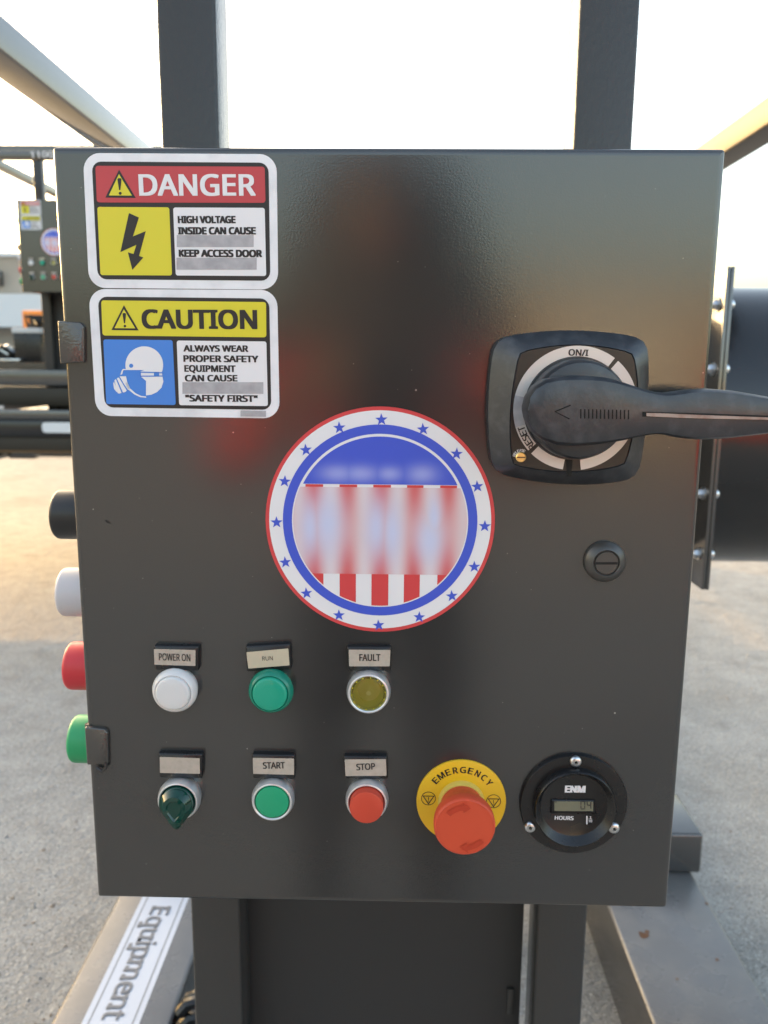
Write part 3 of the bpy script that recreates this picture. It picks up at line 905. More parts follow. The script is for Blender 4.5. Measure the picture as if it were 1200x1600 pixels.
mb = MB(); mb.flat(ppl(s6((415, 508), (797, 512), (795, 606), (415, 603)), FO), FO+.0013)
mb.build('display', 'lcd', lf, R0, smooth=0)
def seg7(mb, x, y, w, h, on, off):
    t = 9
    S = {'a': [(x+4, y), (x+w-4, y), (x+w-10, y+t), (x+10, y+t)], 'd': [(x+10, y+h-t), (x+w-10, y+h-t), (x+w-4, y+h), (x+4, y+h)],
         'g': [(x+6, y+h/2-t/2), (x+w-6, y+h/2-t/2), (x+w-6, y+h/2+t/2), (x+6, y+h/2+t/2)],
         'f': [(x, y+4), (x+t, y+10), (x+t, y+h/2-5), (x, y+h/2-2)], 'e': [(x, y+h/2+2), (x+t, y+h/2+5), (x+t, y+h-10), (x, y+h-4)],
         'b': [(x+w-t, y+10), (x+w, y+4), (x+w, y+h/2-2), (x+w-t, y+h/2-5)], 'c': [(x+w-t, y+h/2+5), (x+w, y+h/2+2), (x+w, y+h-4), (x+w-t, y+h-10)]}
    for k in on: mb.flat(ppl(s6(*S[k]), off), off)
mb = MB(); dO = FO+.0013+L
seg7(mb, 676, 516, 46, 82, 'abcdef', dO)
seg7(mb, 738, 516, 44, 82, 'fgbc', dO)
mb.flat(ppl(s6((428, 512), (432, 512), (432, 535), (428, 535)), dO), dO)
mb.flat(ppl(s6((440, 512), (444, 512), (444, 535), (440, 535)), dO), dO)
mb.build('display_digits', 'ink', lf, R0, smooth=0)
mb = MB()
tO = FO+L
def bar(*pts): mb.flat(ppl(s6(*pts), tO), tO)
# maker's wordmark: three joined block letters with a stepped outline
text(mb, 'ENM', *s6((520, 428), (724, 430)), s6((520, 362))[0][1], tO, .055)
text(mb, 'HOURS', *s6((420, 698), (607, 703)), s6((420, 660))[0][1], tO, .03)
bar((733, 663), (745, 663), (745, 745), (733, 745))
text(mb, '1', *s6((763, 688), (777, 689)), s6((763, 664))[0][1], tO, .02)
bar((754, 690), (790, 691), (790, 695), (754, 694))
text(mb, '10', *s6((754, 724), (790, 725)), s6((754, 700))[0][1], tO, .02)
mb.build('lettering', 'white2', hm, R0, smooth=0)

# --- four coloured power connector caps on the left side
CY, CR = .105, .0192
for (py, mname, lab) in ((806, 'cblack', 'black'), (928, 'cwhite', 'white'), (1044, 'cred', 'red'), (1159, 'cgreen', 'green')):
    z = on_y(110, py, CY-.006).z
    xL = {806: 75.5, 928: 84.5, 1044: 95.5, 1159: 102.5}[py]
    xe = on_y(xL, py, CY-.018).x
    ln = -W/2+.006-xe
    mb = MB(); mb.lathe(0, 0, [(CR*1.03, 0), (CR*1.01, ln*.4), (CR, ln-.0030), (CR*.98, ln-.0012), (CR*.94, ln-.0002), (CR*.8, ln)], 48, axis='x-', c=(-W/2+.006, CY, z))
    cp = mb.build('connector_cap', mname, cab, R0, label=lab+' rubber connector cap on the cabinet side')
    mb = MB(); mb.lathe(0, 0, [(CR*1.3, 0), (CR*1.3, .004), (CR*1.02, .006)], 32, axis='x-', c=(-W/2+.006, CY, z))
    mb.build('connector_flange', 'cblack', cp, R0)

# ------------------------------------------------------------------ the steel frame carrying the cabinet
PY = .245                                        # front of the posts
frame = thing('machine_frame', (0, PY, 0), 'charcoal square tube frame with two posts and long skids behind the big cabinet', 'machine frame', 'machine frames')
RF = 'machine_frame'
TW = .0508
ZTOP = 1.635
pL = on_y(247, 100, PY).x; pR = on_y(902, 100, PY).x
for x0 in (pL, pR):
    mb = MB(); mb.box(x0, x0+TW, PY, PY+TW, .02, ZTOP, .003, 3)
    mb.build('post', 'paint', frame, RF)
mb = MB(); mb.box(-.64, .72, PY-.002, PY+TW+.004, ZTOP, ZTOP+.055, .003, 3)
mb.build('cross_beam', 'paint_smooth', frame, RF)
for z in (ZB+.05, ZT-.11):
    MB().box(pL+.005, pR+TW-.005, PY+.003, PY+TW-.004, z, z+TW, .003).build('mounting_rail', 'paint_smooth', frame, RF)
# upper beams running back on either side
for px, sgn, a0 in ((0, -1, 20), (1200, 1, 150)):
    zt_ = CAMH+.47
    q = on_z(px, a0, zt_); xi = q.x
    zb_ = on_y(px, 74 if sgn < 0 else 198, q.y).z
    wdt = abs(on_z(px, 127 if sgn < 0 else 233, zb_).x - xi)
    wdt = .058
    mb = MB(); mb.box(min(xi, xi+sgn*wdt), max(xi, xi+sgn*wdt), PY+TW+.006, 2.66, zt_-.050, zt_, .004, 3)
    mb.build('upper_beam', 'beam' if sgn < 0 else 'satin', frame, RF)
    MB().box(xi+sgn*.003, xi+sgn*(wdt-.003), 2.60, 2.655, .16, zt_-.052, .003).build('rear_post', 'paint_smooth', frame, RF) if sgn > 0 else \
    MB().box(xi-wdt+.003, xi-.003, 2.60, 2.655, .16, zt_-.052, .003).build('rear_post', 'paint_smooth', frame, RF)
# skids on the ground
SZ = .155
lo_o, lo_i = on_z(79, 1597, SZ).x, on_z(268, 1597, SZ).x
ro_i, ro_o = on_z(1019, 1597, SZ).x, on_z(1217, 1597, SZ).x
skl = MB().box(lo_o, lo_i, -.05, 2.7, 0.0, SZ, .008, 3).build('skid_beam', ['paint_smooth', 'sheen_top'], frame, RF)
skr = MB().box(ro_i, ro_o, -.05, 2.7, 0.0, SZ, .008, 3).build('skid_beam', ['paint_smooth', 'sheen_top'], frame, RF)
for o in (skl, skr):
    for p_ in o.data.polygons: p_.material_index = 1 if p_.normal.z > .6 else 0  # upward faces get the paler tone with the sky sheen painted in
for px, py, r_ in ((1006, 1462, .011), (1011, 1456, .005), (1001, 1458, .004), (1104, 1412, .004), (1058, 1530, .003), (1120, 1500, .0035)):
    q = on_z(px, py, SZ)
    lp = [(q.x+r_*random.uniform(.6, 1.2)*math.cos(a*.628), q.y+r_*random.uniform(.6, 1.2)*math.sin(a*.628), SZ+.0008) for a in range(10)]
    MB().add(lp, [range(10)]).build('rust_spot', 'dirt', skr, RF, smooth=0)
# cross member standing on the skids
cb0 = on_z(1092, 1366, SZ); cbh = on_y(1097, 1304, cb0.y).z
cbx = on_y(1097, 1335, cb0.y).x
MB().box(lo_o+.02, cbx, cb0.y, cb0.y+.17, SZ+.002, cbh, .006, 3).build('cross_member', 'paint_smooth', frame, RF)
MB().box(pL+.01, on_y(814, 1500, PY+.06).x, PY+.055, PY+.063, .16, ZB+.30).build('guard_plate', 'inside', frame, RF)
q = on_y(797, 1562, PY+.055)
mb = MB(); mb.box(q.x-.004, q.x+.004, PY+.051, PY+.0545, q.z-.016, q.z+.016, .001)
mb.build('plate_latch', 'paint', frame, RF)
MB().box(pL-.003, pL+TW+.003, PY-.02, PY+TW+.03, .003, .02).build('foot_plate', 'paint_smooth', frame, RF)
MB().box(pR-.003, pR+TW+.003, PY-.02, PY+TW+.03, .003, .02).build('foot_plate', 'paint_smooth', frame, RF)
# sticker on the left skid
def zq(px, py): v = on_z(px, py, SZ); return v
s9 = crop(130, 1395, 1200/180)
def skp(x, y):
    q = s9((x, y))[0]; return zq(*q)
xa, xb = (skp(575, 90).x+skp(100, 1170).x)/2, (skp(1090, 90).x+skp(590, 1340).x)/2
ys0, ys1 = .30, 2.4
mb = MB(); mb.add([(xa, ys0, SZ+.0006), (xb, ys0, SZ+.0006), (xb, ys1, SZ+.0006), (xa, ys1, SZ+.0006)], [(0, 1, 2, 3)])
stk = mb.build('skid_sticker', 'skid_white', skl, RF, smooth=0)
mb = MB()
for x in (xa+.010, xb-.012):
    mb.add([(x, ys0, SZ+.0009), (x+.0022, ys0, SZ+.0009), (x+.0022, ys1, SZ+.0009), (x, ys1, SZ+.0009)], [(0, 1, 2, 3)])
# slab lettering running along the skid: sans glyphs with added slab feet
def skid_text(mb, s, y_start, y_end, x_base, cap):
    vs_, fs = glyphs(s, .016)
    x0, x1 = min(v[0] for v in vs_), max(v[0] for v in vs_)
    sy = cap/max(v[1] for v in glyphs('E', 0)[0])
    k = (y_start-y_end)/(x1-x0)
    mb.add([(x_base+y*sy, y_start-(x-x0)*k, SZ+.0009+dz*8) for x, y, dz in vs_], fs)
    return x0, k, sy
e0, e1 = skp(820, 150), skp(230, 1330)
xbase = (skp(715, 170).x+skp(252, 1180).x)/2; cap = (skp(900, 170).x-skp(700, 225).x)*1.1
x0, kk, sy = skid_text(mb, 'Equipment', e0.y, e1.y, xbase, cap)
def slab(cx, y, w, h=.10):                       # cx, y in glyph units
    xs = [(cx-w*.4), (cx+w*.4)]
    mb.add([(xbase+(y+b)*sy, e0.y-(a-x0)*kk, SZ+.0012) for a, b in ((xs[0], 0), (xs[1], 0), (xs[1], h), (xs[0], h))], [(0, 1, 2, 3)])
EH, XH, DH = max(v[1] for v in glyphs('E', 0)[0]), max(v[1] for v in glyphs('x', 0)[0]), min(v[1] for v in glyphs('p', 0)[0])
def gx(prefix):                                  # right end of a prefix in glyph units
    return max(v[0] for v in glyphs(prefix, .016)[0]) if prefix else 0
word = 'Equipment'
for i, ch in enumerate(word):
    l = min(v[0] for v in glyphs(word[:i+1], .016)[0] if v[0] > (gx(word[:i])-.001)) if i else x0
    r = gx(word[:i+1])
    if ch == 'E': slab(l+.05, 0, .2); slab(l+.05, EH-.10, .2)
    if ch == 'q': slab(r-.06, DH, .26, .09)
    if ch == 'u': slab(l+.03, XH-.09, .18, .09); slab(r-.16, XH-.09, .14, .09); slab(r-.0, 0, .16, .09)
    if ch in 'i': slab((l+r)/2, 0, .26, .09); slab(l-.02, XH-.09, .16, .09)
    if ch == 'p': slab(l+.06, DH, .26, .09); slab(l, XH-.09, .16, .09)
    if ch in 'mn': slab(l+.06, 0, .24, .09); slab(r-.06, 0, .22, .09); slab(l-.01, XH-.09, .16, .09)
    if ch == 'm': slab((l+r)/2, 0, .22, .09)
M['grey_ink'] = mat('grey_ink', (.17, .18, .20), .45)
mb.build('lettering', 'grey_ink', stk, RF, smooth=0)
# coiled hose end beside the left skid
q = on_z(287, 1583, SZ+.03)
mb = MB(); pts = []
for k in range(40):
    a = k*.55; pts.append((q.x+.02+.035*math.cos(a), q.y+.03+.02*math.sin(a*.5), SZ-.05+.045*math.sin(a)+k*.0012))
mb.tube(pts, .010, 8)
hose = tag(mb.build('hose_coil', 'gloss_black'), 'small black hose coil lying beside the stickered skid', 'hose')

# ------------------------------------------------------------------ blower duct on the right
FY = .78
fx = on_y(1125, 640, FY).x
ftop, fbot = on_y(1139, 416, FY).z, on_y(1110, 922, FY).z
duct = thing('blower_duct', (fx, FY+.3, fbot), 'black round steel duct with bolted square flange behind the cabinet', 'duct')
RD = 'blower_duct'
cz = (on_y(1150, 446, FY+.05).z+on_y(1125, 884, FY+.05).z)/2
rz_ = (on_y(1150, 446, FY+.18).z-on_y(1125, 884, FY+.18).z)/2
cz -= .012; rz_ += .008
cyl_y = FY+.03+rz_
def plate(x0, x1): return MB().box(x0, x1, FY, FY+2*rz_+.06, fbot, ftop, .0015)
plate(fx-.0065, fx-.0006).build('flange_plate', 'paint_smooth', duct, RD)
plate(fx, fx+.0062).build('flange_plate', 'paint_smooth', duct, RD)
mb = MB(); mb.lathe(0, 0, [(rz_, .0066), (rz_, .9), (rz_*.8, 1.25)], 96, axis='x', c=(fx, cyl_y, cz))
cyl = mb.build('duct_barrel', 'duct', duct, RD)
mb = MB()
for y0, y1 in ((FY-.002, cyl_y),):
    pass
for py in (476, 577, 672, 772, 866):
    z = on_y(1130, py, FY+.02).z; y = FY+.022
    mb = MB()
    mb.lathe(0, 0, [(.0078, 0), (.0078, .0055), (.0066, .0068)], 6, axis='x-', c=(fx-.0092, y, z))
    mb.lathe(0, 0, [(.0105, 0), (.0105, .0022)], 20, axis='x-', c=(fx-.0068, y, z))
    mb.lathe(0, 0, [(.0046, 0), (.0046, .014), (.004, .0150)], 12, axis='x-', c=(fx-.0092, y, z))
    bn = mb.build('bolt_nut', 'zinc', duct, RD)
    mb = MB(); mb.lathe(0, 0, [(.0098, .0064), (.0098, .0084), (.0082, .0090), (.0082, .0130), (.0060, .0165)], 20, axis='x', c=(fx, y, z))
    mb.build('bolt_head', 'zinc', duct, RD)
# lifting eye under the flange
q = on_y(1086, 930, FY+.1)
mb = MB(); n = 20; th = .010
def eye(off):
    lp = []
    for i in range(n+1):
        a = rad(40-(260)*i/n)
        lp.append((q.y+.030*math.cos(a)+.0, q.z-.004+.026*math.sin(a)))
    return lp
lp = eye(0)+[(q.y-.022, q.z+.09), (q.y+.010, q.z+.09)]
hol = circle(q.y, q.z-.004, .014, len(lp), math.atan2(lp[0][1]-q.z, lp[0][0]-q.y))
lpn = len(lp)
hol = [(q.y+.014*math.cos(math.atan2(b-(q.z-.004), a-q.y)), q.z-.004+.014*math.sin(math.atan2(b-(q.z-.004), a-q.y))) for a, b in lp]
ex = fx-.022
vs_ = [(ex, a, b) for a, b in lp]+[(ex, a, b) for a, b in hol]+[(ex+th, a, b) for a, b in lp]+[(ex+th, a, b) for a, b in hol]
fs = []
for i in range(lpn):
    j = (i+1) % lpn
    fs += [(i, j, lpn+j, lpn+i), (2*lpn+j, 2*lpn+i, 3*lpn+i, 3*lpn+j), (i, 2*lpn+i, 2*lpn+j, j), (lpn+i, lpn+j, 3*lpn+j, 3*lpn+i)]
mb.add(vs_, fs); mb.build('lifting_eye', 'paint_smooth', duct, RD)
# stand legs under the duct, out of sight behind the cabinet and to the right
for x in (fx-.012, fx+.75):
    MB().box(x-.03, x+.03, cyl_y-.03, cyl_y+.03, 0, cz-rz_*.98).build('duct_leg', 'paint_smooth', duct, RD) if x > fx else \
    MB().box(-.05, .01, cyl_y-.03, cyl_y+.03, 0, cz-rz_*.9).build('duct_leg', 'paint_smooth', duct, RD)
MB().box(-.05, fx-.014, cyl_y-.2, cyl_y+.2, cz-.2, cz+.2, .01).build('fan_box', 'paint_smooth', duct, RD)

# ------------------------------------------------------------------ the second machine on a trailer, at left behind
def copy_tree(o, parent=None):
    c_ = o.copy(); COL.objects.link(c_); c_.parent = parent
    for ch in o.children: copy_tree(ch, c_)
    return c_
BY = 4.22
tl = on_y(25, 311.5, BY)                         # its cabinet's top left corner
off = Vector((tl.x+W/2, BY, tl.z-ZT))
c2 = copy_tree(cab); c2.location = cab.location+off
c2['label'] = 'small distant charcoal control cabinet mounted on the machine standing on the trailer'
f2 = copy_tree(frame); f2.location = frame.location+off
f2['label'] = 'charcoal tube frame with number rail standing on the flat trailer'
for o in list(c2.children_recursive):
    if 'label' in o: o['label'] = o['label']+', on the distant cabinet'
def far_beam(name, y0, y1, py0, py1, x1=1.6, mt_='paint_smooth'):
    a, b = on_y(40, py0, y0), on_y(40, py1, y0)
    o = MB().box(a.x-1.6, a.x+x1, y0, y1, a.z, b.z, .002).build(name, mt_, f2)
    o.data.transform(Matrix.Translation(-f2.location))
far_beam('cross_beam', BY+.12, BY+.2, 602, 578)
far_beam('lower_beam', BY+.14, BY+.5, 634, 606, mt_='bounce_brown')
# number rail, only on the far machine
nr0, nr1 = on_y(40, 248, BY-.1), on_y(40, 235, BY-.1)
rail = MB().box(nr0.x-1.6, nr0.x+2.2, BY-.1, BY-.05, nr0.z, nr1.z, .003).build('number_rail', 'paint_smooth', f2)
rail.data.transform(Matrix.Translation(-f2.location))
mb = MB(); vs_, fs = glyphs('1100', .02)
w0, w1 = min(v[0] for v in vs_), max(v[0] for v in vs_)
a, b = on_y(48, 246, BY-.103), on_y(84, 246, BY-.103)
hh = (on_y(48, 237, BY-.103)-a).z/max(v[1] for v in vs_)
mb.add([(a.x+(x-w0)/(w1-w0)*(b.x-a.x), BY-.103-dz*40, a.z+y*hh) for x, y, dz in vs_], fs)
nl = mb.build('number_lettering', 'white2', rail, smooth=0)
nl.data.transform(Matrix.Translation(-f2.location))

TZ = off.z                                       # trailer deck level
trailer = thing('flatbed_trailer', (-3.5, 5, 0), 'flat steel trailer carrying the second machine in the sunlit yard', 'trailer')
RT = 'flatbed_trailer'
tx0, tx1, ty0, ty1 = -17.5, -.9, 4.0, 4.9
zr = [on_y(40, q, ty0).z for q in (705, 683, 657, 641)]
MB().box(tx0, tx1, ty0+.03, ty0+.10, zr[0], zr[1], .004).build('lower_rail', 'bounce_brown', trailer, RT)
MB().box(tx0, tx1, ty0, ty0+.10, zr[1]+.002, zr[2], .006).build('side_rail', 'duct', trailer, RT)
MB().box(tx0, tx1, ty0+.015, ty0+.10, zr[2]+.002, zr[3], .006).build('top_rail', 'paint_smooth', trailer, RT)
MB().box(tx0, tx1, ty1-.10, ty1, TZ-.155, TZ-.004, .006).build('side_rail', 'paint_smooth', trailer, RT)
for k in range(9):
    y0 = ty0+.105+k*(ty1-ty0-.21)/9
    MB().box(tx0, tx1, y0, y0+(ty1-ty0-.21)/9-.006, TZ-.05, TZ-.006).build('deck_plank', 'wood', trailer, RT)
for x in (-16, -14.4, -12.6, -10.8, -8.6, -7.0, -5.4, -3.8, -2.6, -1.2):
    MB().box(x, x+.08, ty0+.102, ty1-.102, TZ-.15, TZ-.052).build('cross_bearer', 'paint_smooth', trailer, RT)
def wheel(x, y):
    mb = MB()
    def lat(prof):
        loops = []
        for r, o in prof:
            loops.append([(x+r*math.cos(2*math.pi*i/28), y-o, .36+r*math.sin(2*math.pi*i/28)) for i in range(28)])
        mb.loft(loops, cap0=True)
    lat([(.30, -.1), (.35, -.09), (.36, 0), (.35, .09), (.30, .1), (.21, .09), (.2, .06)])
    w_ = mb.build('wheel', 'tyre', trailer, RT)
    mb2 = MB(); mb2.loft([[(x+r*math.cos(2*math.pi*i/20), y-o, .36+r*math.sin(2*math.pi*i/20)) for i in range(20)] for r, o in ((.2, .062), (.17, .05), (.09, .055), (.08, .09), (.03, .1))])
    mb2.build('rim', 'wall_white', w_, RT)
for x in (-12.6, -11.75):
    for y in (ty0+.22, ty1-.22): wheel(x, y)
for y in (ty0+.3, ty1-.3):
    MB().box(-1.25, -1.17, y-.04, y+.04, 0, TZ-.16).build('landing_leg', 'paint_smooth', trailer, RT)
q0, q1 = on_y(66, 676, ty0-.004), on_y(66, 660, ty0-.004)
MB().prism(rpoly([(q0.x, q0.z), (q0.x+.6, q0.z), (q0.x+.6, q1.z), (q0.x, q1.z)], .02), -(ty0-.0005), -(ty0-.003)).build('name_plate', 'wall_white', trailer, RT)
# hanging lamp bracket below the rail
q = on_y(30, 704, ty0+.3)
mb = MB(); mb.box(q.x-.07, q.x+.09, ty0+.3, ty0+.38, q.z-.05, q.z+.02, .01); mb.box(q.x-.10, q.x-.06, ty0+.28, ty0+.32, q.z-.03, q.z+.0, .008)
mb.build('lamp_bracket', 'paint_smooth', trailer, RT)
# unseen boxed body on the trailer, added to shade the near yard
hop = thing('shade_body', (-5.6, 5, TZ), 'unseen charcoal machine body added on the trailer to shade the yard', 'machine body')
RH = 'shade_body'
MB().box(-17.2, -3.35, 4.35, 4.86, TZ, 2.52, .02).build('body_shell', 'paint_smooth', hop, RH)
for k in range(14):
    x = -16.9+k*1.02
    MB().box(x, x+.08, 4.29, 4.348, TZ+.02, 2.50, .005).build('body_rib', 'paint_smooth', hop, RH)

# battery box with white lid and cables on the deck
q0, q1 = on_y(23, 566, BY+.5), on_y(62, 521, BY+.5)
bat = thing('battery_box', ((q0.x+q1.x)/2, BY+.6, q0.z), 'black battery box with white lid on the second machine', 'battery box')
RB = 'battery_box'
MB().box(q0.x, q1.x, BY+.5, BY+.72, q0.z, q1.z, .008).build('case', 'gloss_black', bat, RB)
MB().box(q0.x-.006, q1.x+.006, BY+.494, BY+.726, q1.z, q1.z+.034, .006).build('lid', 'wall_white', bat, RB)
mb = MB()
for k in range(7):
    pts = [(q1.x-.05+random.uniform(-.06, .05), BY+.55+random.uniform(-.04, .1), q1.z+.04), (q1.x-.03+random.uniform(-.07, .07), BY+.52+random.uniform(-.04, .1), q1.z+.09+random.uniform(0, .05)), (q1.x+.02+random.uniform(-.03, .07), BY+.56, q1.z+.05+random.uniform(0, .06)), (q1.x+.06, BY+.6, q1.z-.05)]
    mb.tube(pts, .012, 6)
mb.build('cable', 'black', bat, RB)
MB().box(q0.x-.3, q1.x+.5, BY+.45, BY+.8, q0.z-.05, q0.z-.001).build('battery_tray', 'paint_smooth', bat, RB)
for x in (q0.x-.25, q1.x+.4):
    MB().box(x, x+.05, BY+.5, BY+.55, TZ, q0.z-.05).build('tray_leg', 'paint_smooth', bat, RB)
# engine oddments left of the battery
q = on_y(6, 560, BY+.5)
eng = thing('engine_block', (q.x-.2, BY+.7, q.z-.06), 'dark engine parts with pipes beside the battery box', 'engine')
RE = 'engine_block'
MB().box(q.x-.6, q.x+.02, BY+.55, BY+1.0, q0.z, q0.z+.10, .01).build('crankcase', 'gloss_black', eng, RE)
for k in range(4):
    x = q.x-.10+k*.04
    MB().tube([(x-.05, BY+.54, q0.z+.03+.02*k), (x, BY+.52, q0.z+.10), (x+.06, BY+.56, q0.z+.05)], .014, 8).build('pipe', 'zinc' if k % 2 else 'black', eng, RE)
MB().box(q.x-.02, q.x+.12, BY+.46, BY+.50, q0.z+.004, q0.z+.022, .003).build('lever_bar', 'zinc', eng, RE)

# ------------------------------------------------------------------ far building and orange machine
wh = thing('warehouse', (-16, 26, 0), 'low tan warehouse with white cladding band far behind the trailer', 'building')
RW = 'warehouse'
h0 = on_y(10, 401, 26).z; h1 = on_y(10, 462, 26).z; h2 = on_y(10, 512, 26).z
MB().box(-30, -7, 26, 34, h1, h0).build('upper_wall', 'wall_tan', wh, RW)
MB().box(-30, -7, 25.2, 34, h2, h1-.003).build('cladding_band', 'wall_white', wh, RW)
MB().box(-30, -7, 26.3, 34, 0, h2-.003).build('lower_wall', 'wall_grey', wh, RW)
MB().box(-30.1, -6.9, 25.9, 34.1, h0, h0+.12).build('parapet', 'wall_white', wh, RW)
q0, q1 = on_y(-6, 447, 26), on_y(5, 424, 26)
MB().box(q0.x, q1.x, 25.8, 25.997, q0.z, q1.z, .02).build('wall_vent', 'paint_smooth', wh, RW)
for k in range(8):
    x = -28+k*2.6
    MB().box(x, x+1.5, 26.2, 26.297, .1, h2-.3).build('dock_door', 'wall_white', wh, RW)
q0, q1 = on_y(35, 512, 14), on_y(62, 485, 14)
org = thing('orange_loader', (q0.x+.4, 14.5, 0), 'orange machine cab parked far behind the battery box', 'loader')
RO = 'orange_loader'
MB().box(q0.x, q0.x+1.6, 14, 15.5, q0.z-.9, q1.z, .03).build('cab', 'orange', org, RO)
MB().box(q0.x+.14, q0.x+1.4, 13.985, 13.998, q0.z-.2, q1.z-.1).build('window', 'gloss_black', org, RO)
MB().box(q0.x-.4, q0.x+1.9, 13.9, 15.7, .1, q0.z-.902, .03).build('chassis', 'gloss_black', org, RO)

# ------------------------------------------------------------------ what the paint mirrors: the photographer and the yard behind
def skin_mesh(name, nodes, edges, sub=2):
    me = bpy.data.meshes.new(name)
    names = list(nodes)
    me.from_pydata([nodes[k][0] for k in names], [(names.index(a), names.index(b)) for a, b in edges], [])
    ob = bpy.data.objects.new(name, me); COL.objects.link(ob)
    md = ob.modifiers.new('skin', 'SKIN'); md.use_smooth_shade = True
    for i, k in enumerate(names):
        r = nodes[k][1]; r = (r, r) if not isinstance(r, tuple) else r
        me.skin_vertices[0].data[i].radius = r
        me.skin_vertices[0].data[i].use_root = (i == 0)
    sd = ob.modifiers.new('sub', 'SUBSURF'); sd.levels = sd.render_levels = sub
    dg = bpy.context.evaluated_depsgraph_get()
    out = bpy.data.meshes.new_from_object(ob.evaluated_get(dg))
    bpy.data.objects.remove(ob)
    return out
PX_, PY_ = -.02, -1.03
N = {
 'pelvis': ((0, -.02, .84), (.155, .11)), 'waist': ((0, -.03, 1.0), (.14, .10)), 'chest': ((0, -.02, 1.17), (.165, .11)),
 'collar': ((0, 0, 1.295), (.10, .075)), 'neck': ((0, .015, 1.35), .055), 'head0': ((0, .04, 1.43), (.074, .085)), 'head1': ((0, .045, 1.52), (.078, .092)), 'head2': ((0, .035, 1.575), (.06, .07)),
}
ED = [('pelvis', 'waist'), ('waist', 'chest'), ('chest', 'collar'), ('collar', 'neck'), ('neck', 'head0'), ('head0', 'head1'), ('head1', 'head2')]
for s, sg in (('l', -1), ('r', 1)):
    N.update({'sh'+s: ((sg*.165, 0, 1.25), .066), 'ua'+s: ((sg*.235, .03, 1.14), .052), 'el'+s: ((sg*.275, .09, 1.035), .045),
              'fa'+s: ((sg*.20, .23, 1.10), .038), 'wr'+s: ((sg*.10, .36, 1.185), .028), 'pa'+s: ((sg*.062, .405, 1.21), (.034, .018)),
              'hi'+s: ((sg*.09, -.01, .78), .095), 'th'+s: ((sg*.105, .01, .62), .082), 'kn'+s: ((sg*.11, .03, .45), .060),
              'ca'+s: ((sg*.115, 0, .30), .056), 'an'+s: ((sg*.12, -.02, .085), .040), 'fo'+s: ((sg*.13, .06, .045), .040), 'to'+s: ((sg*.14, .15, .035), .030)})
    ED += [('chest', 'sh'+s), ('sh'+s, 'ua'+s), ('ua'+s, 'el'+s), ('el'+s, 'fa'+s), ('fa'+s, 'wr'+s), ('wr'+s, 'pa'+s), ('pelvis', 'hi'+s), ('hi'+s, 'th'+s), ('th'+s, 'kn'+s), ('kn'+s, 'ca'+s), ('ca'+s, 'an'+s), ('an'+s, 'fo'+s), ('fo'+s, 'to'+s)]
    for k in range(4):                           # fingers curled round the phone's edge
        z = 1.245-k*.021
        N['f%d%s' % (k, s)] = ((sg*.046, .420, z), .0095); N['g%d%s' % (k, s)] = ((sg*.044, .448, z+.004), .0085); N['h%d%s' % (k, s)] = ((sg*.022, .452, z+.006), .0075)
        ED += [('pa'+s, 'f%d%s' % (k, s)), ('f%d%s' % (k, s), 'g%d%s' % (k, s)), ('g%d%s' % (k, s), 'h%d%s' % (k, s))]
    N['t0'+s] = ((sg*.055, .392, 1.185), .011); N['t1'+s] = ((sg*.035, .412, 1.165), .009)
    ED += [('pa'+s, 't0'+s), ('t0'+s, 't1'+s)]
pm = skin_mesh('person', N, ED)
for k in ('shirt', 'trousers', 'skin', 'hair', 'tyre'): pm.materials.append(M[k])
for p_ in pm.polygons:
    x, y, z = p_.center
    i = 0
    if z < .88: i = 1
    if z < .075: i = 4
    if z > .88 and (abs(x) < .095 or z > 1.225 or (abs(x) > .255 and z < 1.06)): i = 4
    if z > 1.325: i = 2
    if z > 1.325 and (y < .015 or z > 1.54): i = 3
    if z > .88 and y > .30: i = 2
    p_.material_index = i; p_.use_smooth = True
person = bpy.data.objects.new('person', pm); COL.objects.link(person)
person.location = (PX_, PY_, 0)
tag(person, 'person in dark hood, red sleeves and dark trousers holding up a phone before the cabinet', 'person')
hp = MB()
# face: nose, eyes, ears as small children
hp.lathe(0, 0, [(.018, 0), (.012, .012), (.006, .022)], 12, axis='y')
loops = []
for r_, z in ((.040, 1.605), (.092, 1.585), (.126, 1.55), (.148, 1.50), (.172, 1.44), (.198, 1.38), (.226, 1.32), (.236, 1.27), (.232, 1.24)):
    loops.append([(r_*math.cos(2*math.pi*i/28), -.004+r_*.52*math.sin(2*math.pi*i/28), z) for i in range(28)])
MB().loft(loops[::-1], cap0=True).build('hood', 'hair', person)
nose = MB().tube([(0, .125, 1.505), (0, .135, 1.49), (0, .150, 1.468), (0, .13, 1.455)], [.008, .011, .015, .010], 8).build('nose', 'skin', person)
for sg in (-1, 1):
    MB().tube([(sg*.033, .112, 1.505), (sg*.033, .128, 1.505)], [.013, .009], 10).build('eye', 'gloss_black', person)
    MB().tube([(sg*.082, .03, 1.46), (sg*.090, .025, 1.485), (sg*.088, .02, 1.515)], [.012, .016, .012], 8).build('ear', 'skin', person)
MB().tube([(-.022, .122, 1.432), (0, .130, 1.430), (.022, .122, 1.432)], [.005, .007, .005], 8).build('mouth', 'vred', person)
mb = MB(); mb.box(CAM.x-.060, CAM.x+.018, CAM.y-.0200, CAM.y-.0115, CAM.z-.122, CAM.z+.026, .0035, 3)
ph = mb.build('phone', 'gloss_black'); tag(ph, 'black phone held up by the person in red', 'phone')
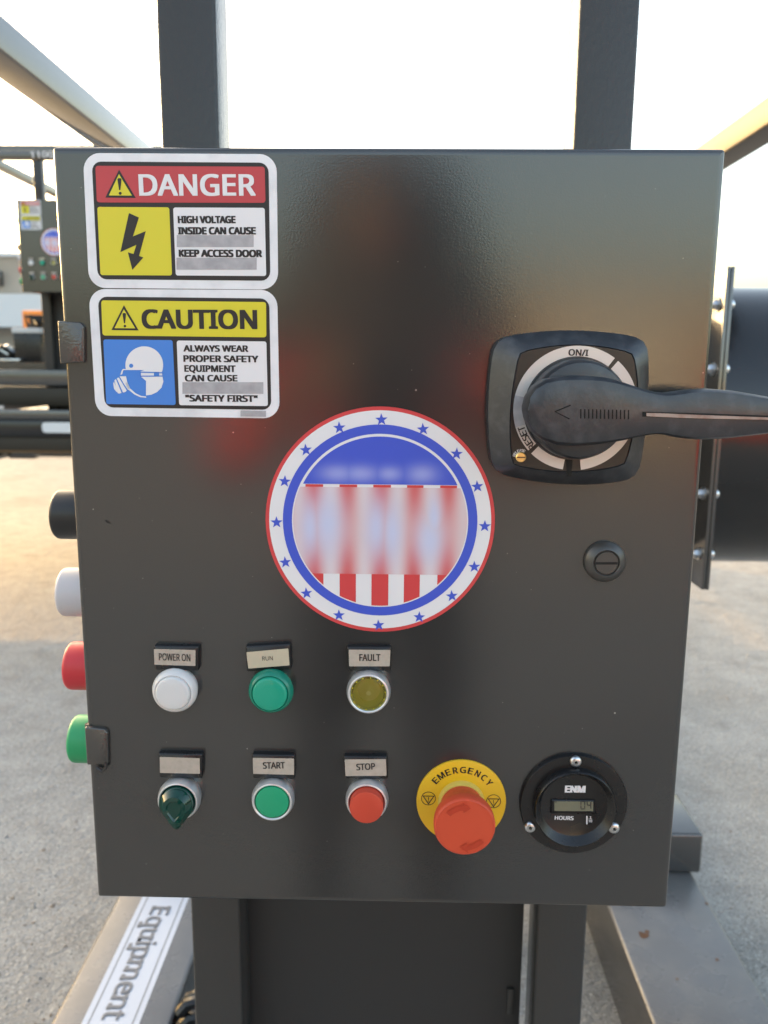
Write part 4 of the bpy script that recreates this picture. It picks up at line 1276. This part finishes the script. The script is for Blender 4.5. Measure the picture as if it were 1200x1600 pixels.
for dx, dz in ((0, 0), (0, -.019), (-.018, -.0095)):
    mb = MB(); mb.lathe(CAM.x+dx, CAM.z+dz, [(.0075, -CAM.y+.0115-.0002+0), (.0075, -CAM.y+.0115), (.006, -CAM.y+.0115)], 20)
    # lens faces the cabinet (+Y)
    o = MB()
    o.loft([[(CAM.x+dx+r*math.cos(2*math.pi*i/20), CAM.y-.0115+k, CAM.z+dz-r*math.sin(2*math.pi*i/20)) for i in range(20)] for r, k in ((.0075, 0), (.0075, .0015), (.0055, .0015), (.005, .0008))])
    o.build('phone_lens', 'void', ph)

back = thing('storage_shed', (9, -17, 0), 'sunlit tan storage shed across the yard, facing the cabinet', 'building')
RS = 'storage_shed'
MB().box(1.2, 24, -24, -16, 0, 2.5).build('shed_wall', 'wall_tan', back, RS)
MB().box(.9, 24.3, -24.3, -15.7, 2.5, 2.7).build('shed_roof', 'wall_white', back, RS)
for k in range(5):
    x = 3+k*4.2
    MB().box(x, x+2.6, -15.998, -15.93, .05, 2.2).build('shed_door', 'wall_white', back, RS)
skp_ = thing('red_skip', (6, -8.5, 0), 'red ribbed steel skip standing behind the photographer', 'skip')
RK = 'red_skip'
def skip_ring(d, z): return [(4.3-d, -9.6-d, z), (7.6+d, -9.6-d, z), (7.6+d, -7.4+d, z), (4.3-d, -7.4+d, z)]
mb = MB(); mb.loft([skip_ring(0, .12), skip_ring(.3, 1.1)], cap0=True, cap1=False)
mb.loft([[tuple(p) for p in skip_ring(.24, 1.1)], skip_ring(-.06, .2)], cap1=True)
mb.build('skip_shell', 'red_paint', skp_, RK)
for x in (4.6, 5.9, 7.2):
    MB().box(x, x+.1, -7.38, -7.0, .0, 1.09).build('skip_rib', 'red_paint', skp_, RK)

# ------------------------------------------------------------------ loose grit on the concrete near the machine
mb = MB()
for k in range(2600):
    if k % 2: x, y = random.uniform(-1.6, -.45), random.uniform(.7, 3.4)
    else: x, y = random.uniform(.2, 2.2), random.uniform(.9, 4.5)
    s = random.uniform(.0015, .0055)*(1.6 if random.random() < .06 else 1)
    a = random.uniform(0, 6.28)
    vs_ = [(x+s*math.cos(a+q*2.094)*random.uniform(.7, 1.2), y+s*math.sin(a+q*2.094)*random.uniform(.7, 1.2), .0) for q in range(3)]+[(x+s*.2, y-s*.1, s*.8)]
    mb.cur = random.choice((0, 0, 1, 2))
    mb.add(vs_, [(0, 1, 3), (1, 2, 3), (2, 0, 3)])
M['grit_a'] = mat('grit_pale', (.46, .44, .40), .8); M['grit_b'] = mat('grit_brown', (.26, .20, .15), .8); M['grit_c'] = mat('grit_grey', (.30, .30, .29), .8)
gr = mb.build('grit', ['grit_a', 'grit_b', 'grit_c'], smooth=0, kind='stuff')
tag(gr, 'loose grit scattered over the concrete yard', 'grit')
